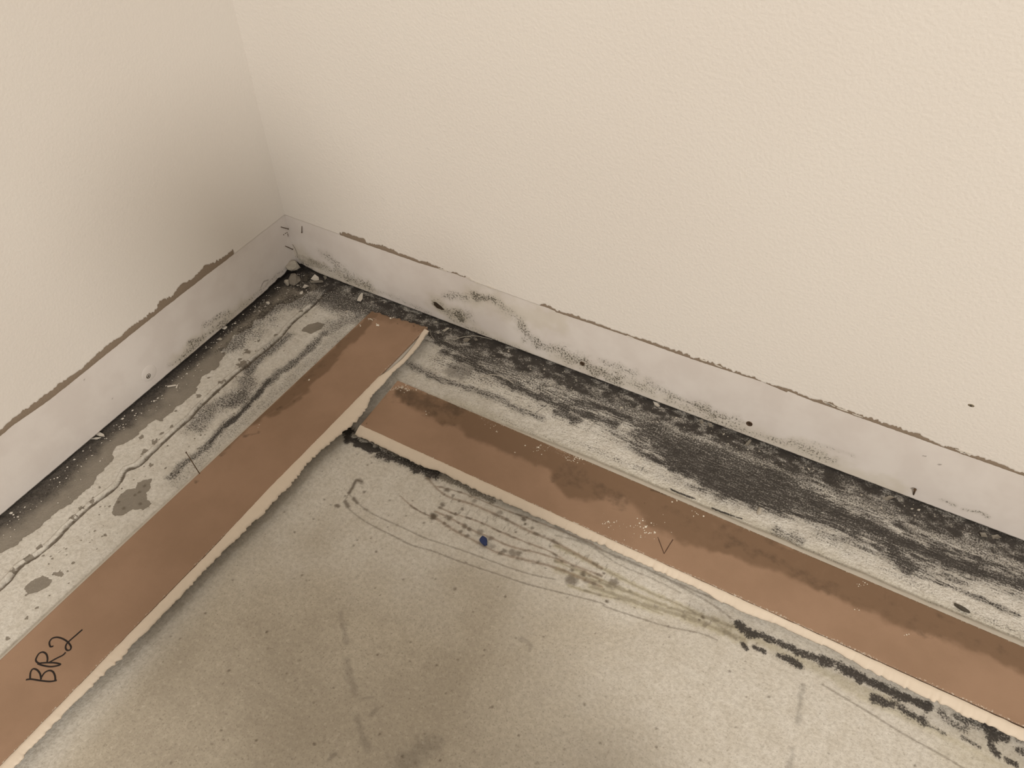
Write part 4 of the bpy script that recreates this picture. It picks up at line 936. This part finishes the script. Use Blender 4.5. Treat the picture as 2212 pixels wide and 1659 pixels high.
flake('paint_chip', zz(0, 850, 4.424, [(915, 400), (960, 380), (1000, 400), (1012, 432), (960, 420)]), M_FLAKE, 'folded white paint chip beside the left wall, larger leaf', 'flake', seed=8, curl=0.004, lift=0.002)
flake('paint_chip', zz(0, 850, 4.424, [(862, 440), (920, 425), (975, 432), (930, 445)]), M_FLAKE, 'folded white paint chip beside the left wall, thin lower leaf', 'flake', seed=9, curl=0.002, lift=0.001)
flake('plaster_sliver', z1([(1140, 1372), (1200, 1362), (1205, 1370), (1145, 1382)]), M_FLAKE, 'thin white sliver right of the left wall screw', 'sliver', seed=10, curl=0.001)
flake('plaster_sliver', z1([(1200, 1385), (1210, 1362), (1217, 1365), (1208, 1388)]), M_FLAKE, 'tiny white sliver at the tip of the longer one', 'sliver', seed=11, curl=0.001)
pebble('plaster_crumb', z1([(1532, 975)])[0], 0.0042, M_FLAKE, 'round pale crumb at the foot of the left wall beside the mould patch', 'crumb', (1, 1, .5), 12)
pebble('plaster_crumb', zz(380, 680, 4.424, [(422, 235)])[0], 0.0034, M_PLAST, 'flat pale crumb on the dark strip right of the left wall mould', 'crumb', (1, .8, .4), 13)
flake('paint_chip', z4([(775, 915), (805, 925), (830, 955), (815, 965), (790, 945)]), M_FLAKE, 'pale chip in the black band under the middle of the right wall', 'flake', seed=15, lift=0.001)
flake('paint_chip', z4([(1140, 1060), (1165, 1060), (1185, 1085), (1160, 1095)]), M_PLASTD, 'grey chip in the black band left of the dark screw', 'flake', seed=16)
flake('paint_chip', z4([(1205, 1085), (1240, 1090), (1255, 1112), (1225, 1115)]), M_PLASTD, 'dull grey chip just under the right wall left of the dark screw', 'flake', seed=17)
flake('paint_chip', z4([(1500, 1270), (1545, 1215), (1562, 1225), (1530, 1270)]), M_PLASTD, 'long grey chip under the dark screw of the right wall', 'flake', seed=18)
flake('paint_chip', z5([(890, 1370), (960, 1345), (1000, 1370), (930, 1390)]), M_PLASTD, 'dusty grey chip left below the bent nail', 'flake', seed=19)
flake('paint_chip', zz(1700, 1150, 4.32, [(1790, 10), (1850, 5), (1870, 45), (1810, 50)]), M_PLASTD, 'grey chip under the right wall near the picture edge, left of its pair', 'flake', seed=20)
flake('paint_chip', zz(1700, 1150, 4.32, [(1905, 30), (1960, 25), (1990, 60), (1920, 62)]), M_PLASTD, 'grey chip under the right wall near the picture edge, right of its pair', 'flake', seed=21)
pebble('curled_paint', z12([(1622, 572)])[0], 0.0044, M_PLAST, 'curled white paint blister at the end of the wide black smear', 'paint', (1.5, .7, .5), 22)
flake('plaster_flake', z3([(940, 575), (985, 545), (1000, 550), (960, 578)]), M_PLAST, 'grey flake in the black band right of the left baseboard end', 'flake', seed=23)
flake('plaster_flake', z3([(1105, 640), (1130, 625), (1165, 640), (1145, 668), (1118, 660)]), M_PLASTD, 'round grey flake under the long curved fibre', 'flake', seed=24)
flake('plaster_flake', z3([(1195, 640), (1212, 628), (1225, 650), (1205, 660)]), M_PLASTD, 'small grey flake right of the round one under the fibre', 'flake', seed=25)
pebble('dark_crumb', zz(1700, 1150, 4.32, [(1625, 715)])[0], 0.0056, M_DARK, 'dark elongated crumb on the white strip above the right baseboard', 'crumb', (1.7, .55, .45), 26).rotation_euler[2] = -0.25
pebble('blue_crumb', (1045, 1171), 0.0056, M_BLUE, 'small blue crumb on the slab among the brown lines', 'crumb', (1.35, .9, .6), 27, amp=0.35)
def fibre(px, h, r, lab, name='fibre'):
    pts = [at(x, y, 2, z_) for (x, y), z_ in zip(px, h)]; pts = smooth_line(pts, 8); c = np.array([pts[0][0], pts[0][1], 0])
    v, f = tube([p - c for p in pts], r, 6); o = pymesh(name, v, f, M_FIB, None, True); o.location = c
    return tag(o, lab, 'fibre')
fibre(z3([(1040, 640), (1110, 618), (1200, 610), (1280, 625), (1340, 640)]), [0.0003, 0.004, 0.005, 0.003, 0.0003], 0.0005, 'long pale curved fibre in the black band under the right wall')
fibre(z3([(1240, 945), (1290, 930), (1350, 920), (1440, 945), (1510, 990)]), [0.0005, 0.001, 0.0015, 0.001, 0.0005], 0.0008, 'thick pale fibre lying on the white strip above the right baseboard')
fibre(z3([(845, 560), (850, 600), (880, 640)]), [0.0002, 0.004, 0.0002], 0.0004, 'short pale fibre hanging off the left baseboard corner')

def crumbs(name, spots, rmin, rmax, mat, lab, zf=lambda x, y: 0.0, kind_cat='crumbs'):
    ms = []
    for p in spots:
        r = random.uniform(rmin, rmax) * (1 if random.random() < .85 else 1.7)
        a, b_, cc = [random.uniform(.6, 1.3) * r for _ in range(3)]; cc *= .6; t = random.uniform(0, 6.28)
        R2 = np.array([[math.cos(t), -math.sin(t)], [math.sin(t), math.cos(t)]]); z_ = zf(p[0], p[1])
        vs = [(a, 0, 0), (0, b_, 0), (-a, .2 * b_, 0), (-.2 * a, -b_, 0), (0.1 * a, .1 * b_, cc), (0, 0, -cc * .3)]
        V_ = [np.array([*(np.array(p[:2]) + R2 @ np.array(q[:2])), z_ + q[2] + 0.0002]) for q in vs]
        ms.append((V_, [(0, 1, 4), (1, 2, 4), (2, 3, 4), (3, 0, 4), (1, 0, 5), (2, 1, 5), (3, 2, 5), (0, 3, 5)]))
    v, f = join(*ms); return tag(pymesh(name, v, f, mat), lab, kind_cat, kind='stuff')
sp = []
for i in range(300):
    y = -0.72 * random.random() ** 1.3; e = float(np.interp(y, edgeL[:, 1], edgeL[:, 0])); sp.append((random.uniform(0.003, max(e, .02)) * random.uniform(.3, 1), y))
crumbs('plaster_crumbs', sp, 0.0005, 0.0014, M_FLAKE, 'scattered tiny pale crumbs on the dark strip along the left wall')
sp = [(random.uniform(0.02, 1.3), -random.uniform(0.003, 0.045)) for i in range(260)] + [(random.uniform(0.0, 0.2), -random.uniform(0.003, 0.06)) for i in range(70)]
crumbs('plaster_crumbs', sp, 0.0005, 0.0015, M_PLAST, 'scattered tiny grey crumbs in the black band along the right wall', kind_cat='crumbs')
sp = []
for p, n_, sx, sy in [(z12([(700, 710)])[0], 42, 50, 26), (z12([(430, 670)])[0], 16, 26, 12), (z12([(180, 155)])[0], 14, 22, 8), (z3([(1380, 1330)])[0], 14, 40, 10), (z3([(1750, 1500)])[0], 18, 60, 12), (z3([(2000, 1590)])[0], 12, 30, 8),
                      (z12([(970, 480)])[0], 8, 16, 5), (z12([(1100, 580)])[0], 6, 30, 14), (z3([(620, 1030)])[0], 22, 26, 8), ((1862, 1262), 8, 14, 8), (z3([(830, 1225)])[0], 3, 6, 4), ((1850, 1316), 3, 10, 3), ((1958, 1372), 3, 6, 3)]:
    for i in range(n_):
        h = B2.hit(p[0] + random.gauss(0, sx * .5), p[1] + random.gauss(0, sy * .5)); u, v = B2.uv(h)
        if 0.002 < u < .99 and 0.01 < v < .99: sp.append((h[0], h[1]))
crumbs('white_specks', sp, 0.0004, 0.0012, plain('white_dust', (0.72, 0.66, 0.56), 0.9), 'white plaster specks sprinkled on the back of the right baseboard', lambda x, y: TH)
sp = []
for p, n_, sx, sy in [(z2([(1330, 1190)])[0], 9, 9, 4), (z2([(1385, 1245)])[0], 4, 4, 3), (z2([(1230, 1260)])[0], 2, 3, 3), (z2([(1540, 1180)])[0], 4, 8, 3), (z380([(1270, 620)])[0], 2, 3, 3), (z380([(800, 1060)])[0], 2, 4, 4)]:
    for i in range(n_):
        h = B1.hit(p[0] + random.gauss(0, sx * .5), p[1] + random.gauss(0, sy * .5)); sp.append((h[0], h[1]))
def zB1(x, y): return float(B1.A[2] - (n1[0] * (x - B1.A[0]) + n1[1] * (y - B1.A[1])) / n1[2])
crumbs('white_specks', sp, 0.0006, 0.0016, plain('white_dust_b', (0.72, 0.66, 0.56), 0.9), 'few white specks on the far end of the left baseboard', zB1)

# ------------------------------------------------------------------ the person crouching behind the camera, whose shadow falls into the corner
def person():
    import bmesh
    fwd = np.array([-1.0, 1.0, 0]); fwd /= np.linalg.norm(fwd); rt = np.array([fwd[1], -fwd[0], 0]); up = np.array([0, 0, 1.0])
    o0 = np.array([CAM[0], CAM[1], 0]); OX = -0.10; OB = -0.05
    def p(f, r, z): return o0 + fwd * f + rt * r + up * z
    t = empty('person', p(-0.42, 0, 0))
    def skin(name, nodes, edges, mat, root=0, lvl=2):
        me = bpy.data.meshes.new(name); me.from_pydata([tuple(n_[0]) for n_ in nodes], edges, []); me.update()
        me.materials.append(mat); o = link(name, me, t); o.matrix_parent_inverse = Matrix.Translation(-Vector(p(-0.42, 0, 0)))
        md = o.modifiers.new('skin', 'SKIN')
        if not me.skin_vertices: 
            bpy.context.view_layer.objects.active = o
        for sv, n_ in zip(me.skin_vertices[0].data, nodes): sv.radius = (n_[1], n_[2] if len(n_) > 2 else n_[1])
        me.skin_vertices[0].data[root].use_root = True
        sd = o.modifiers.new('sub', 'SUBSURF'); sd.levels = lvl; sd.render_levels = lvl
        return o
    cloth = plain('grey_work_clothes', (0.10, 0.10, 0.11), 0.9, 0.2, 120); skinm = plain('skin', (0.42, 0.27, 0.20), 0.6, 0.08, 60); hair = plain('dark_hair', (0.03, 0.022, 0.016), 0.6, 0.3, 400)
    N = [(p(-.52, OB, .40), .15, .12), (p(-.44, OB, .57), .13, .11), (p(-.33, OB, .74), .13, .10), (p(-.27, OX * .5 + OB * .5, .83), .07, .06), (p(-.245, OX, .87), .052), (p(-.21, OX, .93), .075, .088), (p(-.205, OX, .99), .072, .088), (p(-.21, OX, 1.04), .045, .05)]
    E_ = [(i, i + 1) for i in range(7)]
    def chain(start, pts):
        last = start
        for q in pts:
            N.append(q); E_.append((last, len(N) - 1)); last = len(N) - 1
        return last
    for s_ in (-1, 1):
        chain(0, [(p(-.50, OB + s_ * .11, .40), .095), (p(-.24, OB + s_ * .19, .45), .066), (p(-.40, OB + s_ * .17, .24), .056), (p(-.50, OB + s_ * .16, .08), .042), (p(-.38, OB + s_ * .17, .045), .042, .035), (p(-.28, OB + s_ * .18, .03), .035, .025)])
        h = chain(2, [(p(-.33, OB + s_ * .165, .78), .056), (p(-.28, OB + s_ * .22, .60), .044), (p(-.14, OB * .5 + s_ * .15, .69), .036), (p(-.095, s_ * .125, .735), .030, .02)])
        for k in range(4):                                       # fingers, loosely curled
            b_ = p(-.075, s_ * .105, .77 + (k - 1.5) * .017); chain(h, [(b_, .0095), (b_ + fwd * .022 - rt * s_ * .012, .0085), (b_ + fwd * .022 - rt * s_ * .034, .0075)])
        chain(h, [(p(-.105, s_ * .09, .77), .011), (p(-.095, s_ * .07, .80), .0095)])
    body = skin('body', N, E_, cloth)
    def ell(name, c, r, mat):
        bm = bmesh.new(); bmesh.ops.create_uvsphere(bm, u_segments=20, v_segments=14, radius=1)
        me = bpy.data.meshes.new(name)
        for v in bm.verts: q = c + rt * v.co.x * r[0] + fwd * v.co.y * r[1] + up * v.co.z * r[2]; v.co = q
        bm.to_mesh(me); bm.free(); me.materials.append(mat); o = link(name, me, t); o.matrix_parent_inverse = Matrix.Translation(-Vector(p(-0.42, 0, 0))); return o
    ell('hair', p(-.222, OX, 1.00), (.083, .098, .082), hair)
    ell('face', p(-.185, OX, .955), (.066, .078, .095), skinm)
    ell('nose', p(-.107, OX, .95), (.011, .016, .018), skinm)
    for s_ in (-1, 1): ell('ear', p(-.20, OX + s_ * .078, .96), (.010, .020, .030), skinm)
    tag(t, 'person in grey work clothes crouching just behind the camera', 'person')
person()
